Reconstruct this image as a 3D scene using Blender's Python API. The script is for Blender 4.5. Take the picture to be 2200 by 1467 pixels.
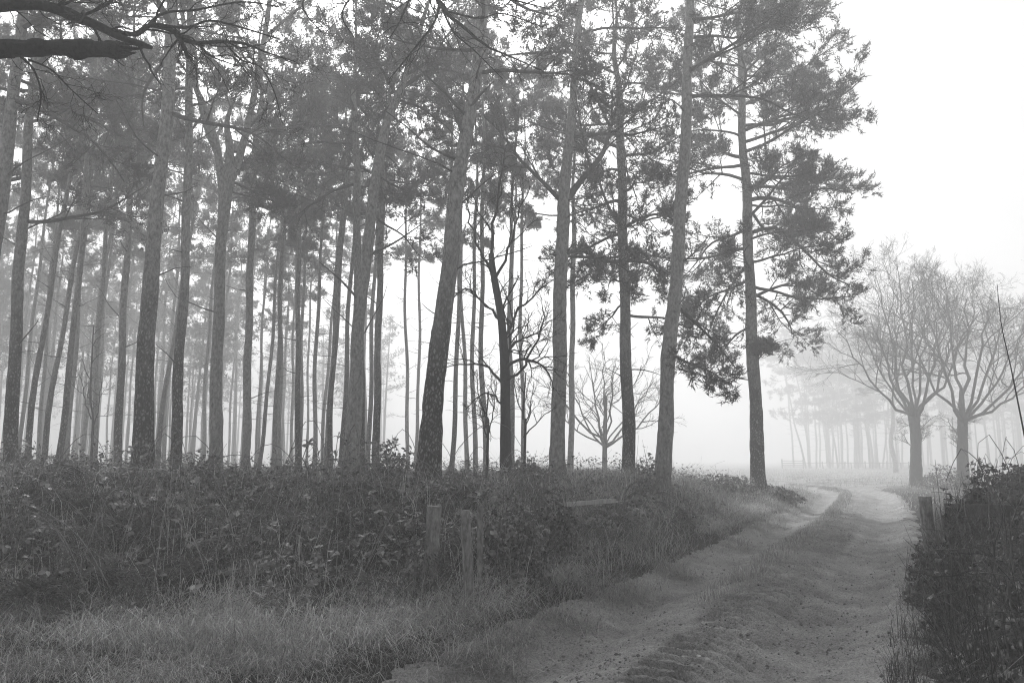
import bpy, math, random
import numpy as np
from mathutils import Vector, Matrix

SC = bpy.context.scene
for o in list(bpy.data.objects):
    bpy.data.objects.remove(o)
COL = SC.collection
rng = np.random.default_rng(11)
random.seed(11)

# ------------------------------------------------------------------ camera, light, exposure
FPX, PITCH, HC = 1650.0, math.atan(251.5 / 1650.0), 1.55       # focal length in photo pixels (2200 wide)
cam_d = bpy.data.cameras.new('camera')
cam_d.sensor_width = 36.0
cam_d.lens = 36.0 * FPX / 2200.0
cam_d.clip_start, cam_d.clip_end = 0.05, 2000.0
cam = bpy.data.objects.new('camera', cam_d)
COL.objects.link(cam)
cam.location = (0, 0, HC)
cam.rotation_euler = (math.pi / 2 + PITCH, 0, 0)
SC.camera = cam

SUN_EL, SUN_AZ = math.radians(41), math.radians(346)            # azimuth clockwise from +Y: ahead, beyond the wood
SKY_STRENGTH, EXPOSURE, HAZE_DENSITY = 0.095, 0.95, 0.0115
world = bpy.data.worlds.new('World')
SC.world = world
world.use_nodes = True
wn, wl = world.node_tree.nodes, world.node_tree.links
wn.clear()
sky = wn.new('ShaderNodeTexSky')
sky.sky_type = 'NISHITA'
sky.sun_disc = False
sky.sun_elevation = SUN_EL
sky.sun_rotation = SUN_AZ
sky.air_density, sky.dust_density, sky.ozone_density = 2.5, 5.0, 1.0
bw = wn.new('ShaderNodeRGBToBW')                                # the photograph is black and white: the daylight is grey
bg = wn.new('ShaderNodeBackground')
bg.inputs['Strength'].default_value = SKY_STRENGTH
wo = wn.new('ShaderNodeOutputWorld')
wl.new(sky.outputs[0], bw.inputs[0])
wl.new(bw.outputs[0], bg.inputs[0])
wl.new(bg.outputs[0], wo.inputs[0])
sun_d = bpy.data.lights.new('sun', 'SUN')
sun_d.energy = 3.0
sun_d.angle = math.radians(5)
sun_d.color = (1, 1, 1)
sun = bpy.data.objects.new('sun', sun_d)
COL.objects.link(sun)
sun.rotation_euler = (math.pi / 2 - SUN_EL, 0, math.pi - SUN_AZ)
sun.location = (30, 40, 60)
SC.view_settings.view_transform = 'Standard'
SC.view_settings.look = 'None'
SC.view_settings.gamma = 1.0
SC.view_settings.use_curve_mapping = False
SC.view_settings.exposure = EXPOSURE
cy = SC.cycles
cy.max_bounces, cy.diffuse_bounces, cy.glossy_bounces = 6, 3, 2
cy.transmission_bounces, cy.volume_bounces, cy.transparent_max_bounces = 2, 1, 4
cy.use_denoising = True
cy.caustics_reflective = cy.caustics_refractive = False
try:
    cy.denoiser = 'OPENIMAGEDENOISE'
    cy.denoising_input_passes = 'RGB_ALBEDO_NORMAL'
    cy.denoising_prefilter = 'NONE'
    cy.filter_width = 1.1
except Exception:
    pass

# ------------------------------------------------------------------ small maths
SP, CP = math.sin(PITCH), math.cos(PITCH)


def ray(px, py):
    u, v = (px - 1100) / FPX, (733.5 - py) / FPX
    return np.array([u, CP - v * SP, SP + v * CP])


def at(px, py, Y):                                              # a photo pixel turned into a point at a given distance ahead
    r = ray(px, py)
    return np.array([0, 0, HC]) + r * (Y / r[1])


def hash01(ix, iy, iz, seed):
    h = (ix.astype(np.int64) * 374761393 + iy.astype(np.int64) * 668265263 + iz.astype(np.int64) * 2147483647 + seed * 974711) & 0xFFFFFFFF
    h = ((h ^ (h >> 13)) * 1274126177) & 0xFFFFFFFF
    h = ((h ^ (h >> 15)) * 2246822519) & 0xFFFFFFFF
    return ((h ^ (h >> 16)) & 0xFFFFFF) / float(0xFFFFFF)


def noise3(x, y, z, seed=0):
    x, y, z = np.broadcast_arrays(np.asarray(x, float), np.asarray(y, float), np.asarray(z, float))
    ix, iy, iz = np.floor(x).astype(np.int64), np.floor(y).astype(np.int64), np.floor(z).astype(np.int64)
    fx, fy, fz = x - ix, y - iy, z - iz
    fx, fy, fz = fx * fx * (3 - 2 * fx), fy * fy * (3 - 2 * fy), fz * fz * (3 - 2 * fz)
    r = 0
    for dx in (0, 1):
        for dy in (0, 1):
            for dz in (0, 1):
                w = (fx if dx else 1 - fx) * (fy if dy else 1 - fy) * (fz if dz else 1 - fz)
                r = r + w * hash01(ix + dx, iy + dy, iz + dz, seed)
    return r


def noise2(x, y, seed=0):
    x, y = np.broadcast_arrays(np.asarray(x, float), np.asarray(y, float))
    ix, iy = np.floor(x).astype(np.int64), np.floor(y).astype(np.int64)
    fx, fy = x - ix, y - iy
    fx, fy = fx * fx * (3 - 2 * fx), fy * fy * (3 - 2 * fy)
    z = np.zeros_like(ix)
    a = hash01(ix, iy, z, seed) * (1 - fx) + hash01(ix + 1, iy, z, seed) * fx
    b = hash01(ix, iy + 1, z, seed) * (1 - fx) + hash01(ix + 1, iy + 1, z, seed) * fx
    return a * (1 - fy) + b * fy


def fbm2(x, y, seed=0, oct=4):
    r, a, t = 0, 1.0, 0
    for k in range(oct):
        r = r + a * noise2(np.asarray(x) * 2 ** k + 17.3 * k, np.asarray(y) * 2 ** k - 9.1 * k, seed + k)
        t += a
        a *= 0.5
    return r / t


def sstep(x, a, b):
    t = np.clip((np.asarray(x, float) - a) / (b - a), 0, 1)
    return t * t * (3 - 2 * t)


def unit(v):
    return v / np.maximum(np.linalg.norm(v, axis=-1, keepdims=True), 1e-9)


def smooth_path(pts, n):                                        # Catmull-Rom through points (any columns), n samples
    p = np.asarray(pts, float)
    if len(p) == 2:
        t = np.linspace(0, 1, n)[:, None]
        return p[0] * (1 - t) + p[1] * t
    q = np.vstack([2 * p[0] - p[1], p, 2 * p[-1] - p[-2]])
    seg = np.linalg.norm(np.diff(p[:, :3], axis=0), axis=1)
    cum = np.concatenate([[0], np.cumsum(seg)])
    s = np.linspace(0, cum[-1], n)
    i = np.clip(np.searchsorted(cum, s, side='right') - 1, 0, len(seg) - 1)
    t = ((s - cum[i]) / np.maximum(seg[i], 1e-9))[:, None]
    a, b, c, d = q[i], q[i + 1], q[i + 2], q[i + 3]
    return 0.5 * (2 * b + (c - a) * t + (2 * a - 5 * b + 4 * c - d) * t ** 2 + (3 * b - a - 3 * c + d) * t ** 3)


def line_dist(x, y, line):                                      # signed distance to a polyline: positive on its left
    x, y = np.asarray(x, float), np.asarray(y, float)
    best = np.full(np.broadcast(x, y).shape, 1e9)
    sgn = np.ones_like(best)
    along = np.zeros_like(best)
    cum = 0.0
    for (ax, ay), (bx, by) in zip(line[:-1], line[1:]):
        dx, dy = bx - ax, by - ay
        L = math.hypot(dx, dy)
        t = np.clip(((x - ax) * dx + (y - ay) * dy) / (L * L), 0, 1)
        ex, ey = x - ax - t * dx, y - ay - t * dy
        d = np.hypot(ex, ey)
        s = np.sign(dx * (y - ay) - dy * (x - ax))
        m = d < best - 1e-9
        best = np.where(m, d, best)
        sgn = np.where(m, s, sgn)
        along = np.where(m, cum + t * L, along)
        cum += L
    return best * sgn, along


# ------------------------------------------------------------------ mesh building
class MB:
    def __init__(self):
        self.v, self.q, self.t, self.n = [], [], [], 0

    def add(self, V, quads=None, tris=None):
        V = np.asarray(V, float).reshape(-1, 3)
        if quads is not None and len(quads):
            self.q.append(np.asarray(quads, np.int64).reshape(-1, 4) + self.n)
        if tris is not None and len(tris):
            self.t.append(np.asarray(tris, np.int64).reshape(-1, 3) + self.n)
        self.v.append(V)
        self.n += len(V)
        return self

    def mesh(self, name, mat, origin=(0, 0, 0), smooth=True):
        me = bpy.data.meshes.new(name)
        V = np.vstack(self.v) - np.asarray(origin, float)
        Q = np.vstack(self.q) if self.q else np.zeros((0, 4), np.int64)
        T = np.vstack(self.t) if self.t else np.zeros((0, 3), np.int64)
        me.vertices.add(len(V))
        me.vertices.foreach_set('co', V.astype(np.float32).ravel())
        loops = np.concatenate([Q.ravel(), T.ravel()]).astype(np.int32)
        me.loops.add(len(loops))
        me.loops.foreach_set('vertex_index', loops)
        starts = np.concatenate([np.arange(len(Q)) * 4, len(Q) * 4 + np.arange(len(T)) * 3]).astype(np.int32)
        me.polygons.add(len(starts))
        me.polygons.foreach_set('loop_start', starts)
        me.polygons.foreach_set('loop_total', np.concatenate([np.full(len(Q), 4), np.full(len(T), 3)]).astype(np.int32))
        me.polygons.foreach_set('use_smooth', np.full(len(starts), smooth))
        me.update(calc_edges=True)
        if mat is not None:
            me.materials.append(mat)
        return me

    def build(self, name, mat, parent=None, smooth=True, origin=None):
        if origin is None:
            origin = parent['_o'] if parent is not None and '_o' in parent else (0, 0, 0)
        o = bpy.data.objects.new(name, self.mesh(name, mat, origin, smooth))
        COL.objects.link(o)
        if parent is not None:
            o.parent = parent
        elif tuple(origin) != (0, 0, 0):
            o.location = origin
        return o


def tubes(P, R, sides=6, lump=0.0, seed=0, cap=False):          # many tubes of the same number of points at once
    P = np.asarray(P, float)
    if P.ndim == 2:
        P, R = P[None], np.asarray(R, float)[None]
    R = np.asarray(R, float)
    M, K, _ = P.shape
    T = np.gradient(P, axis=1)
    T = unit(T)
    D = unit(P[:, -1] - P[:, 0])
    ref = np.zeros((M, 3))
    ref[np.arange(M), np.argmin(np.abs(D), axis=1)] = 1
    B = unit(np.cross(T, ref[:, None, :]))
    N = np.cross(B, T)
    th = np.linspace(0, 2 * math.pi, sides, endpoint=False)
    rr = R[:, :, None] * np.ones(sides)
    if lump:
        C = P[:, :, None, :] + R[:, :, None, None] * (np.cos(th)[:, None] * N[:, :, None, :] + np.sin(th)[:, None] * B[:, :, None, :])
        nz = noise3(C[..., 0] * 9, C[..., 1] * 9, C[..., 2] * 3, seed) - 0.5
        k_ = 26 if lump < 0.25 else 42
        nz2 = noise3(C[..., 0] * (26 if lump < 0.25 else 14), C[..., 1] * k_, C[..., 2] * (9 if lump < 0.25 else 42), seed + 3) - 0.5
        rr = rr * (1 + lump * (nz * 1.3 + nz2))
    V = P[:, :, None, :] + rr[..., None] * (np.cos(th)[:, None] * N[:, :, None, :] + np.sin(th)[:, None] * B[:, :, None, :])
    i = np.arange(M)[:, None, None] * K * sides + np.arange(K - 1)[None, :, None] * sides
    j = np.arange(sides)[None, None, :]
    j2 = (j + 1) % sides
    Q = np.stack([i + j, i + j2, i + sides + j2, i + sides + j], -1).reshape(-1, 4)
    tri = None
    V = V.reshape(-1, 3)
    if cap:
        ctr = np.concatenate([P[:, 0], P[:, -1]])
        n0 = len(V)
        V = np.vstack([V, ctr])
        tri = []
        for m in range(M):
            for s in range(sides):
                s2 = (s + 1) % sides
                tri.append((n0 + m, m * K * sides + s2, m * K * sides + s))
                e = m * K * sides + (K - 1) * sides
                tri.append((n0 + M + m, e + s, e + s2))
    return V, Q, tri


def spawn(P, R, n, t0, t1, ang, length, K=5, up=0.0, curl=0.15, flat=0.0, rfac=0.6, rmin=0.003, tip=0.35, droop=0.0):
    """n children from every path of P (M,K0,3); ang in degrees, length is (lo, hi) in metres or an array per parent."""
    M, K0, _ = P.shape
    t = (t0 + (t1 - t0) * ((np.arange(n)[None, :] + rng.random((M, n))) / n)).ravel()
    pi = np.repeat(np.arange(M), n)
    f = t * (K0 - 1)
    i = np.clip(f.astype(int), 0, K0 - 2)
    w = (f - i)[:, None]
    pos = P[pi, i] * (1 - w) + P[pi, i + 1] * w
    tan = unit(P[pi, i + 1] - P[pi, i])
    r0 = R[pi, i] * (1 - w[:, 0]) + R[pi, i + 1] * w[:, 0]
    rv = rng.normal(size=(len(t), 3))
    rv[:, 2] *= (1 - flat)
    perp = unit(rv - (rv * tan).sum(1, keepdims=True) * tan)
    a = np.radians(rng.uniform(ang[0], ang[1], len(t)))[:, None]
    d = unit(np.cos(a) * tan + np.sin(a) * perp + np.array([0, 0, up]))
    if isinstance(length, tuple):
        L = rng.uniform(length[0], length[1], len(t))
    else:
        L = np.asarray(length)[pi] * rng.uniform(0.7, 1.2, len(t)) * (1.15 - 0.6 * (t - t0) / max(t1 - t0, 1e-6))
    pts = [pos]
    step = (L / (K - 1))[:, None]
    for k in range(K - 1):
        pts.append(pts[-1] + d * step)
        d = unit(d + rng.normal(size=d.shape) * curl + np.array([0, 0, up * 0.35 - droop]))
    C = np.stack(pts, 1)
    rb = np.maximum(np.minimum(r0 * rfac, 0.022 * L + 0.004), rmin)
    CR = rb[:, None] * np.linspace(1, tip, K)[None, :]
    return C, np.maximum(CR, rmin * 0.6), L


def sample(P, n, t0, t1):
    M, K, _ = P.shape
    t = rng.uniform(t0, t1, (M, n)).ravel()
    pi = np.repeat(np.arange(M), n)
    f = t * (K - 1)
    i = np.clip(f.astype(int), 0, K - 2)
    w = (f - i)[:, None]
    return P[pi, i] * (1 - w) + P[pi, i + 1] * w, unit(P[pi, i + 1] - P[pi, i])


def needles(mb, pos, dr, nn, L, W, spread=0.85):
    """Tufts of thin needle triangles at pos pointing along dr."""
    M = len(pos)
    d = unit(dr[:, None, :] + rng.normal(size=(M, nn, 3)) * spread * 0.6)
    b = pos[:, None, :] + dr[:, None, :] * rng.uniform(-0.5, 0.5, (M, nn, 1)) * L
    l = L * rng.uniform(0.65, 1.15, (M, nn, 1))
    side = unit(np.cross(d, rng.normal(size=(M, nn, 3)))) * W * 0.5
    V = np.stack([b - side, b + side, b + d * l], 2).reshape(-1, 3)
    mb.add(V, tris=np.arange(len(V)).reshape(-1, 3))


def blades(mb, P, L, W, lean=0.5, az=None, bend=0.6):
    """Curved grass blades: root quad and pointed tip."""
    n = len(P)
    az = rng.uniform(0, 2 * math.pi, n) if az is None else az
    h = np.stack([np.cos(az), np.sin(az), np.zeros(n)], 1)
    s = np.stack([-np.sin(az), np.cos(az), np.zeros(n)], 1) * (W * 0.5)[:, None]
    tilt = np.clip(rng.normal(lean, 0.3, n), 0, 1.5)
    d1 = np.cos(tilt)[:, None] * np.array([0, 0, 1]) + np.sin(tilt)[:, None] * h
    t2 = tilt + bend * rng.uniform(0.3, 1.4, n)
    d2 = np.cos(t2)[:, None] * np.array([0, 0, 1]) + np.sin(t2)[:, None] * h
    m = P + d1 * (L * 0.55)[:, None]
    e = m + d2 * (L * 0.45)[:, None]
    V = np.stack([P - s, P + s, m + s * 0.8, m - s * 0.8, e], 1).reshape(-1, 3)
    i = np.arange(n) * 5
    mb.add(V, quads=np.stack([i, i + 1, i + 2, i + 3], 1), tris=np.stack([i + 3, i + 2, i + 4], 1))


LEAF_U = np.array([[0, 0, 0], [0.3, 0.37, 0.08], [0.3, -0.37, 0.08], [0.45, 0, 0], [0.75, 0.29, 0.03], [0.75, -0.29, 0.03], [1.05, 0, -0.1]])
LEAF_T = np.array([[0, 3, 1], [0, 2, 3], [3, 4, 1], [3, 2, 5], [3, 6, 4], [3, 5, 6]])


LEAF4_T = np.array([[0, 2, 1], [1, 2, 5], [1, 5, 4], [4, 5, 6]])


def leaflets(mb, pos, d, nrm, size):
    """Folded oval leaflets with a raised midrib groove."""
    d = unit(d)
    s = unit(np.cross(nrm, d))
    u = np.cross(d, s)
    V = pos[:, None, :] + size[:, None, None] * (LEAF_U[None, :, :1] * d[:, None] + LEAF_U[None, :, 1:2] * s[:, None] + LEAF_U[None, :, 2:] * u[:, None])
    n = len(pos)
    mb.add(V.reshape(-1, 3), tris=(np.arange(n)[:, None, None] * 7 + (LEAF_T if n < 20 else LEAF4_T)[None]).reshape(-1, 3))


def compound(mb, pos, d, nrm, size, three=True):
    """Bramble leaves: three leaflets on a short stalk."""
    d, nrm = unit(d), unit(nrm)
    s = unit(np.cross(nrm, d))
    leaflets(mb, pos + d * (size * 0.35)[:, None], d, nrm, size)
    for k in (-1, 1):
        leaflets(mb, pos + d * (size * 0.15)[:, None], unit(d * 0.35 + k * s), nrm + 0.3 * rng.normal(size=nrm.shape), size * 0.8)


def frond(mb, base, dirv, L, seed=0, drop=0.9, npin=13):
    """A dry bracken frond: arching stalk and two ranks of toothed side leaflets."""
    K = npin + 5
    d = unit(np.asarray(dirv, float))
    pts = [np.asarray(base, float)]
    for k in range(K - 1):
        pts.append(pts[-1] + d * L / (K - 1))
        d = unit(d + np.array([0, 0, -drop * 1.6 / K]) + rng.normal(size=3) * 0.03)
    P = np.array(pts)
    V, Q, _ = tubes(P, np.linspace(0.005, 0.0015, K), 3)
    mb.add(V, Q)
    T = unit(np.gradient(P, axis=0))
    side = unit(np.cross(T, [0, 0, 1]))
    for k in range(4, K - 1):
        t = (k - 4) / (K - 5)
        pl = L * 0.32 * (1 - t) ** 0.8 + 0.02
        for s in (-1, 1):
            dd = unit(T[k] * 0.5 + s * side[k] + np.array([0, 0, -0.35 * rng.random()]))
            m = 6 if pl > 0.08 else 3
            q = np.linspace(0.05, 1, m)
            c = P[k] + dd * pl * q[:, None] + np.array([0, 0, -0.25 * pl])[None] * (q ** 2)[:, None]
            w = unit(np.cross(dd, T[k] + side[k] * 0.01))
            f = unit(np.cross(w, dd))
            ln = pl * 0.26 * (1 - 0.75 * q)
            tv = []
            for a in (-1, 1):
                tv.append(np.stack([c, c + dd * pl * 0.13, c + dd * pl * 0.1 + a * f * ln[:, None]], 1))
            tv = np.concatenate(tv).reshape(-1, 3)
            mb.add(tv, tris=np.arange(len(tv)).reshape(-1, 3))


# ------------------------------------------------------------------ object bookkeeping
def tag(o, label=None, cat=None, group=None, kind=None):
    if label: o['label'] = label
    if cat: o['category'] = cat
    if group: o['group'] = group
    if kind: o['kind'] = kind
    return o


def thing(name, loc, label, cat, group=None, kind=None):
    o = bpy.data.objects.new(name, None)
    o.empty_display_size = 0.3
    COL.objects.link(o)
    o.location = loc
    o['_o'] = [float(c) for c in loc]
    return tag(o, label, cat, group, kind)


def copy_tree(root, kids, loc, rot, scale, label, group):
    r = root.copy()
    COL.objects.link(r)
    r.location, r.rotation_euler, r.scale = loc, rot, scale
    r['label'], r['group'] = label, group
    for k in kids:
        c = k.copy()
        COL.objects.link(c)
        c.parent = r
    return r


# ------------------------------------------------------------------ materials (all grey: the photograph is black and white)
def g(v):
    return (v, v, v, 1)


def new_mat(name, rough=0.8, spec=0.3):
    m = bpy.data.materials.new(name)
    m.use_nodes = True
    n = m.node_tree.nodes
    b = n['Principled BSDF']
    b.inputs['Roughness'].default_value = rough
    b.inputs['Specular IOR Level'].default_value = spec
    return m, n, m.node_tree.links, b


def ramp(n, l, src, stops):
    r = n.new('ShaderNodeValToRGB')
    e = r.color_ramp.elements
    while len(e) < len(stops):
        e.new(0.5)
    for k, (p, v) in enumerate(stops):
        e[k].position = p
        e[k].color = g(v)
    l.new(src, r.inputs[0])
    return r


def tex(n, l, kind, vec, scale, **kw):
    t = n.new(kind)
    t.inputs['Scale'].default_value = scale
    for k, v in kw.items():
        if k in t.inputs: t.inputs[k].default_value = v
        else: setattr(t, k, v)
    l.new(vec, t.inputs['Vector'])
    return t


def mixc(n, l, fac, a, b, mode='MIX'):
    m = n.new('ShaderNodeMix')
    m.data_type = 'RGBA'
    m.blend_type = mode
    if isinstance(fac, (int, float)): m.inputs[0].default_value = fac
    else: l.new(fac, m.inputs[0])
    for s, v in ((6, a), (7, b)):
        if isinstance(v, tuple): m.inputs[s].default_value = v
        else: l.new(v, m.inputs[s])
    return m.outputs[2]


def bump(n, l, b, h, strength, dist):
    bp = n.new('ShaderNodeBump')
    bp.inputs['Strength'].default_value = strength
    bp.inputs['Distance'].default_value = dist
    l.new(h, bp.inputs['Height'])
    l.new(bp.outputs[0], b.inputs['Normal'])


def obj_vec(n, l, sx=1, sy=1, sz=1):
    tc = n.new('ShaderNodeTexCoord')
    oi = n.new('ShaderNodeObjectInfo')
    ad = n.new('ShaderNodeVectorMath')
    ad.operation = 'MULTIPLY_ADD'
    ad.inputs[1].default_value = (sx, sy, sz)
    l.new(tc.outputs['Object'], ad.inputs[0])
    mu = n.new('ShaderNodeMath')
    mu.operation = 'MULTIPLY'
    mu.inputs[1].default_value = 31.0
    l.new(oi.outputs['Random'], mu.inputs[0])
    l.new(mu.outputs[0], ad.inputs[2])
    return ad.outputs[0], tc


def land(name):
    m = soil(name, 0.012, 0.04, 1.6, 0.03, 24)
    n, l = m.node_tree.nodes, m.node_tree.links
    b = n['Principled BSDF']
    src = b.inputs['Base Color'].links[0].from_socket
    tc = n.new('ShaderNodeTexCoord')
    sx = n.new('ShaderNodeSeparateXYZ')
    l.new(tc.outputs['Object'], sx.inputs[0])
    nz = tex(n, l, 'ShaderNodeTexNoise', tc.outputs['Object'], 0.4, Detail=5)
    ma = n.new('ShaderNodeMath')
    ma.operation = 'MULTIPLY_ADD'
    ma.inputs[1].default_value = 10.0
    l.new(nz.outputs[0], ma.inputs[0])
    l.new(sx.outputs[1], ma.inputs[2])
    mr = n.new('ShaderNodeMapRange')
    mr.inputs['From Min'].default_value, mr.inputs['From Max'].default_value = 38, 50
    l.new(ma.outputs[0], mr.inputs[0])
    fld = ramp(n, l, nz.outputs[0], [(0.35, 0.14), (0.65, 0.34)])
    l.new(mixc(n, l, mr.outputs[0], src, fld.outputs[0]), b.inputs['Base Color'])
    return m


def bark_pine(name, lo, hi, smooth_lo, smooth_hi, z0, z1):
    m, n, l, b = new_mat(name, 0.85, 0.2)
    v, tc = obj_vec(n, l, 1, 1, 0.5)
    nz = tex(n, l, 'ShaderNodeTexNoise', v, 14, Detail=6, Roughness=0.65)
    wv = n.new('ShaderNodeVectorMath')
    wv.operation = 'MULTIPLY_ADD'
    l.new(nz.outputs['Color'], wv.inputs[0])
    wv.inputs[1].default_value = (0.10, 0.10, 0.10)
    l.new(v, wv.inputs[2])
    vo = tex(n, l, 'ShaderNodeTexVoronoi', wv.outputs[0], 19, feature='DISTANCE_TO_EDGE')
    plates = ramp(n, l, vo.outputs['Distance'], [(0.0, lo), (0.12, lo * 1.6), (0.3, hi)])
    vc = tex(n, l, 'ShaderNodeTexVoronoi', wv.outputs[0], 19)
    rnd = ramp(n, l, vc.outputs['Color'], [(0.2, 0.45), (0.8, 1.25)])
    low = mixc(n, l, 1.0, plates.outputs[0], rnd.outputs[0], 'MULTIPLY')
    n2 = tex(n, l, 'ShaderNodeTexNoise', v, 17, Detail=8, Roughness=0.75)
    up = ramp(n, l, n2.outputs[0], [(0.36, smooth_lo * 0.6), (0.44, smooth_lo), (0.62, smooth_hi)])
    sx = n.new('ShaderNodeSeparateXYZ')
    l.new(tc.outputs['Object'], sx.inputs[0])
    n3 = tex(n, l, 'ShaderNodeTexNoise', v, 3, Detail=3)
    ma = n.new('ShaderNodeMath')
    ma.operation = 'MULTIPLY_ADD'
    ma.inputs[1].default_value = 4.0
    l.new(n3.outputs[0], ma.inputs[0])
    l.new(sx.outputs[2], ma.inputs[2])
    mr = n.new('ShaderNodeMapRange')
    mr.inputs['From Min'].default_value = z0 + 2
    mr.inputs['From Max'].default_value = z1 + 2
    l.new(ma.outputs[0], mr.inputs[0])
    l.new(mixc(n, l, mr.outputs[0], low, up.outputs[0]), b.inputs['Base Color'])
    hmix = mixc(n, l, mr.outputs[0], vo.outputs['Distance'], n2.outputs[0])
    bump(n, l, b, hmix, 0.9, 0.03)
    return m


def bark_plain(name, lo, hi, scale=12):
    m, n, l, b = new_mat(name, 0.85, 0.2)
    v, tc = obj_vec(n, l, 1, 1, 0.35)
    nz = tex(n, l, 'ShaderNodeTexNoise', v, scale, Detail=7, Roughness=0.7)
    r = ramp(n, l, nz.outputs[0], [(0.3, lo), (0.7, hi)])
    l.new(r.outputs[0], b.inputs['Base Color'])
    bump(n, l, b, nz.outputs[0], 0.8, 0.03)
    return m


def leafy(name, lo, hi, rough=0.55, spec=0.4, transl=0.25):
    """Leaf colour varies from leaf to leaf (random per island), with a little light let through."""
    m, n, l, b = new_mat(name, rough, spec)
    ge = n.new('ShaderNodeNewGeometry')
    oi = n.new('ShaderNodeObjectInfo')
    a = n.new('ShaderNodeMath')
    a.operation = 'MULTIPLY_ADD'
    a.inputs[1].default_value = 0.7
    l.new(ge.outputs['Random Per Island'], a.inputs[0])
    s = n.new('ShaderNodeMath')
    s.operation = 'MULTIPLY'
    s.inputs[1].default_value = 0.3
    l.new(oi.outputs['Random'], s.inputs[0])
    l.new(s.outputs[0], a.inputs[2])
    r = ramp(n, l, a.outputs[0], [(0.0, lo), (0.75, (lo + hi) * 0.5), (1.0, hi)])
    l.new(r.outputs[0], b.inputs['Base Color'])
    if transl:
        tr = n.new('ShaderNodeBsdfTranslucent')
        l.new(r.outputs[0], tr.inputs[0])
        mx = n.new('ShaderNodeMixShader')
        mx.inputs[0].default_value = transl
        l.new(b.outputs[0], mx.inputs[1])
        l.new(tr.outputs[0], mx.inputs[2])
        l.new(mx.outputs[0], n['Material Output'].inputs[0])
    return m


def soil(name, lo, hi, scale, bdist, fine=60):
    m, n, l, b = new_mat(name, 0.9, 0.15)
    tc = n.new('ShaderNodeTexCoord')
    v = tc.outputs['Object']
    a = tex(n, l, 'ShaderNodeTexNoise', v, scale, Detail=8, Roughness=0.7)
    f = tex(n, l, 'ShaderNodeTexNoise', v, fine, Detail=5, Roughness=0.75)
    ra = ramp(n, l, a.outputs[0], [(0.3, lo), (0.7, hi)])
    rf = ramp(n, l, f.outputs[0], [(0.32, 0.45), (0.5, 1.0), (0.68, 1.45)])
    l.new(mixc(n, l, 1.0, ra.outputs[0], rf.outputs[0], 'MULTIPLY'), b.inputs['Base Color'])
    bump(n, l, b, f.outputs[0], 1.0, bdist)
    return m


MAT = {
    'pine_bark': bark_pine('pine_bark', 0.025, 0.26, 0.22, 0.46, 2.0, 5.5),
    'pine_bark_pale': bark_pine('pine_bark_pale', 0.05, 0.28, 0.24, 0.46, -1.0, 1.5),
    'limb_bark': bark_plain('limb_bark', 0.04, 0.11),
    'dead_wood': bark_plain('dead_wood', 0.06, 0.15),
    'oak_bark': bark_plain('oak_bark', 0.010, 0.05, 30),
    'oak_grey': bark_plain('oak_grey', 0.04, 0.10),
    'needle': leafy('pine_needle', 0.07, 0.18, 0.5, 0.4, 0.3),
    'bramble': leafy('bramble_leaf', 0.008, 0.5, 0.45, 0.5, 0.2),
    'hedge_leaf': leafy('shade_dark_hedge_leaf', 0.008, 0.15, 0.5, 0.4, 0.15),  # bramble leaf darkened: shade of the right thicket put into the colour
    'hedge_stalk': leafy('shade_dark_hedge_stalk', 0.02, 0.16, 0.7, 0.2, 0.1),  # stalks darkened likewise, hedge shade in the colour
    'bracken': leafy('dry_bracken', 0.03, 0.24, 0.8, 0.15, 0.25),
    'grass': leafy('pale_grass', 0.05, 0.72, 0.6, 0.3, 0.3),
    'straw': leafy('straw', 0.3, 0.9, 0.55, 0.35, 0.2),
    'stem': leafy('bramble_stem', 0.03, 0.35, 0.6, 0.3, 0.0),
    'wood': bark_plain('weathered_timber', 0.08, 0.40, 26),
    'cane': bark_plain('bramble_cane', 0.12, 0.34, 20),
    'wood_pale': bark_plain('silvery_timber', 0.25, 0.55, 20),
    'wood_dark': bark_plain('dark_timber', 0.06, 0.16, 20),  # darker timber tone for the right-hand fence
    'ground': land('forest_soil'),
    'track': soil('track_earth', 0.17, 0.44, 1.4, 0.03, 50),
    'clod': leafy('earth_clod', 0.07, 0.28, 0.95, 0.1, 0.0),
    'pale_leaf': leafy('pale_fallen_leaf', 0.3, 0.5, 0.5, 0.4, 0.1),
}

# ------------------------------------------------------------------ the lie of the land
TRACK = [(-5.6, -6.0), (-1.6, 0.6), (1.05, 5.67), (3.3, 10.1), (8.2, 19.6), (12.8, 29.3), (15.4, 35.5), (16.6, 41.5), (16.2, 48), (13.5, 54), (8, 60), (-4, 66)]
TRACK = [tuple(p[:2]) for p in smooth_path([(x, y, 0) for x, y in TRACK], 90)]
SPUR = [tuple(p[:2]) for p in smooth_path([(14.6, 33.5, 0), (17.2, 39, 0), (21.5, 43.5, 0), (28, 46, 0), (40, 48, 0)], 40)]
FRONT = [(-60, 14), (-24, 9.8), (-12, 8.3), (-5.6, 7.6), (-2.5, 6.95), (-1.35, 7.3), (-1.0, 7.9), (-0.3, 7.8), (1.5, 9.6), (3.5, 13.6), (5.4, 18.6), (7.6, 23.0), (9.3, 26.6), (9.2, 29.5), (6.5, 33), (0, 40), (-12, 56), (-60, 100)]
HEDGE = [(-2.0, -6), (1.6, 2.6), (2.85, 5.0), (4.05, 7.4), (5.1, 9.2), (7.5, 13.4), (9.6, 16.6), (13, 20.5), (20, 25), (40, 33)]


def lie(x, y):
    x, y = np.asarray(x, float), np.asarray(y, float)
    d, s = line_dist(x, y, TRACK)
    e, _ = line_dist(x, y, FRONT)
    h, _ = line_dist(x, y, HEDGE)
    return d, s, e, -h


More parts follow.
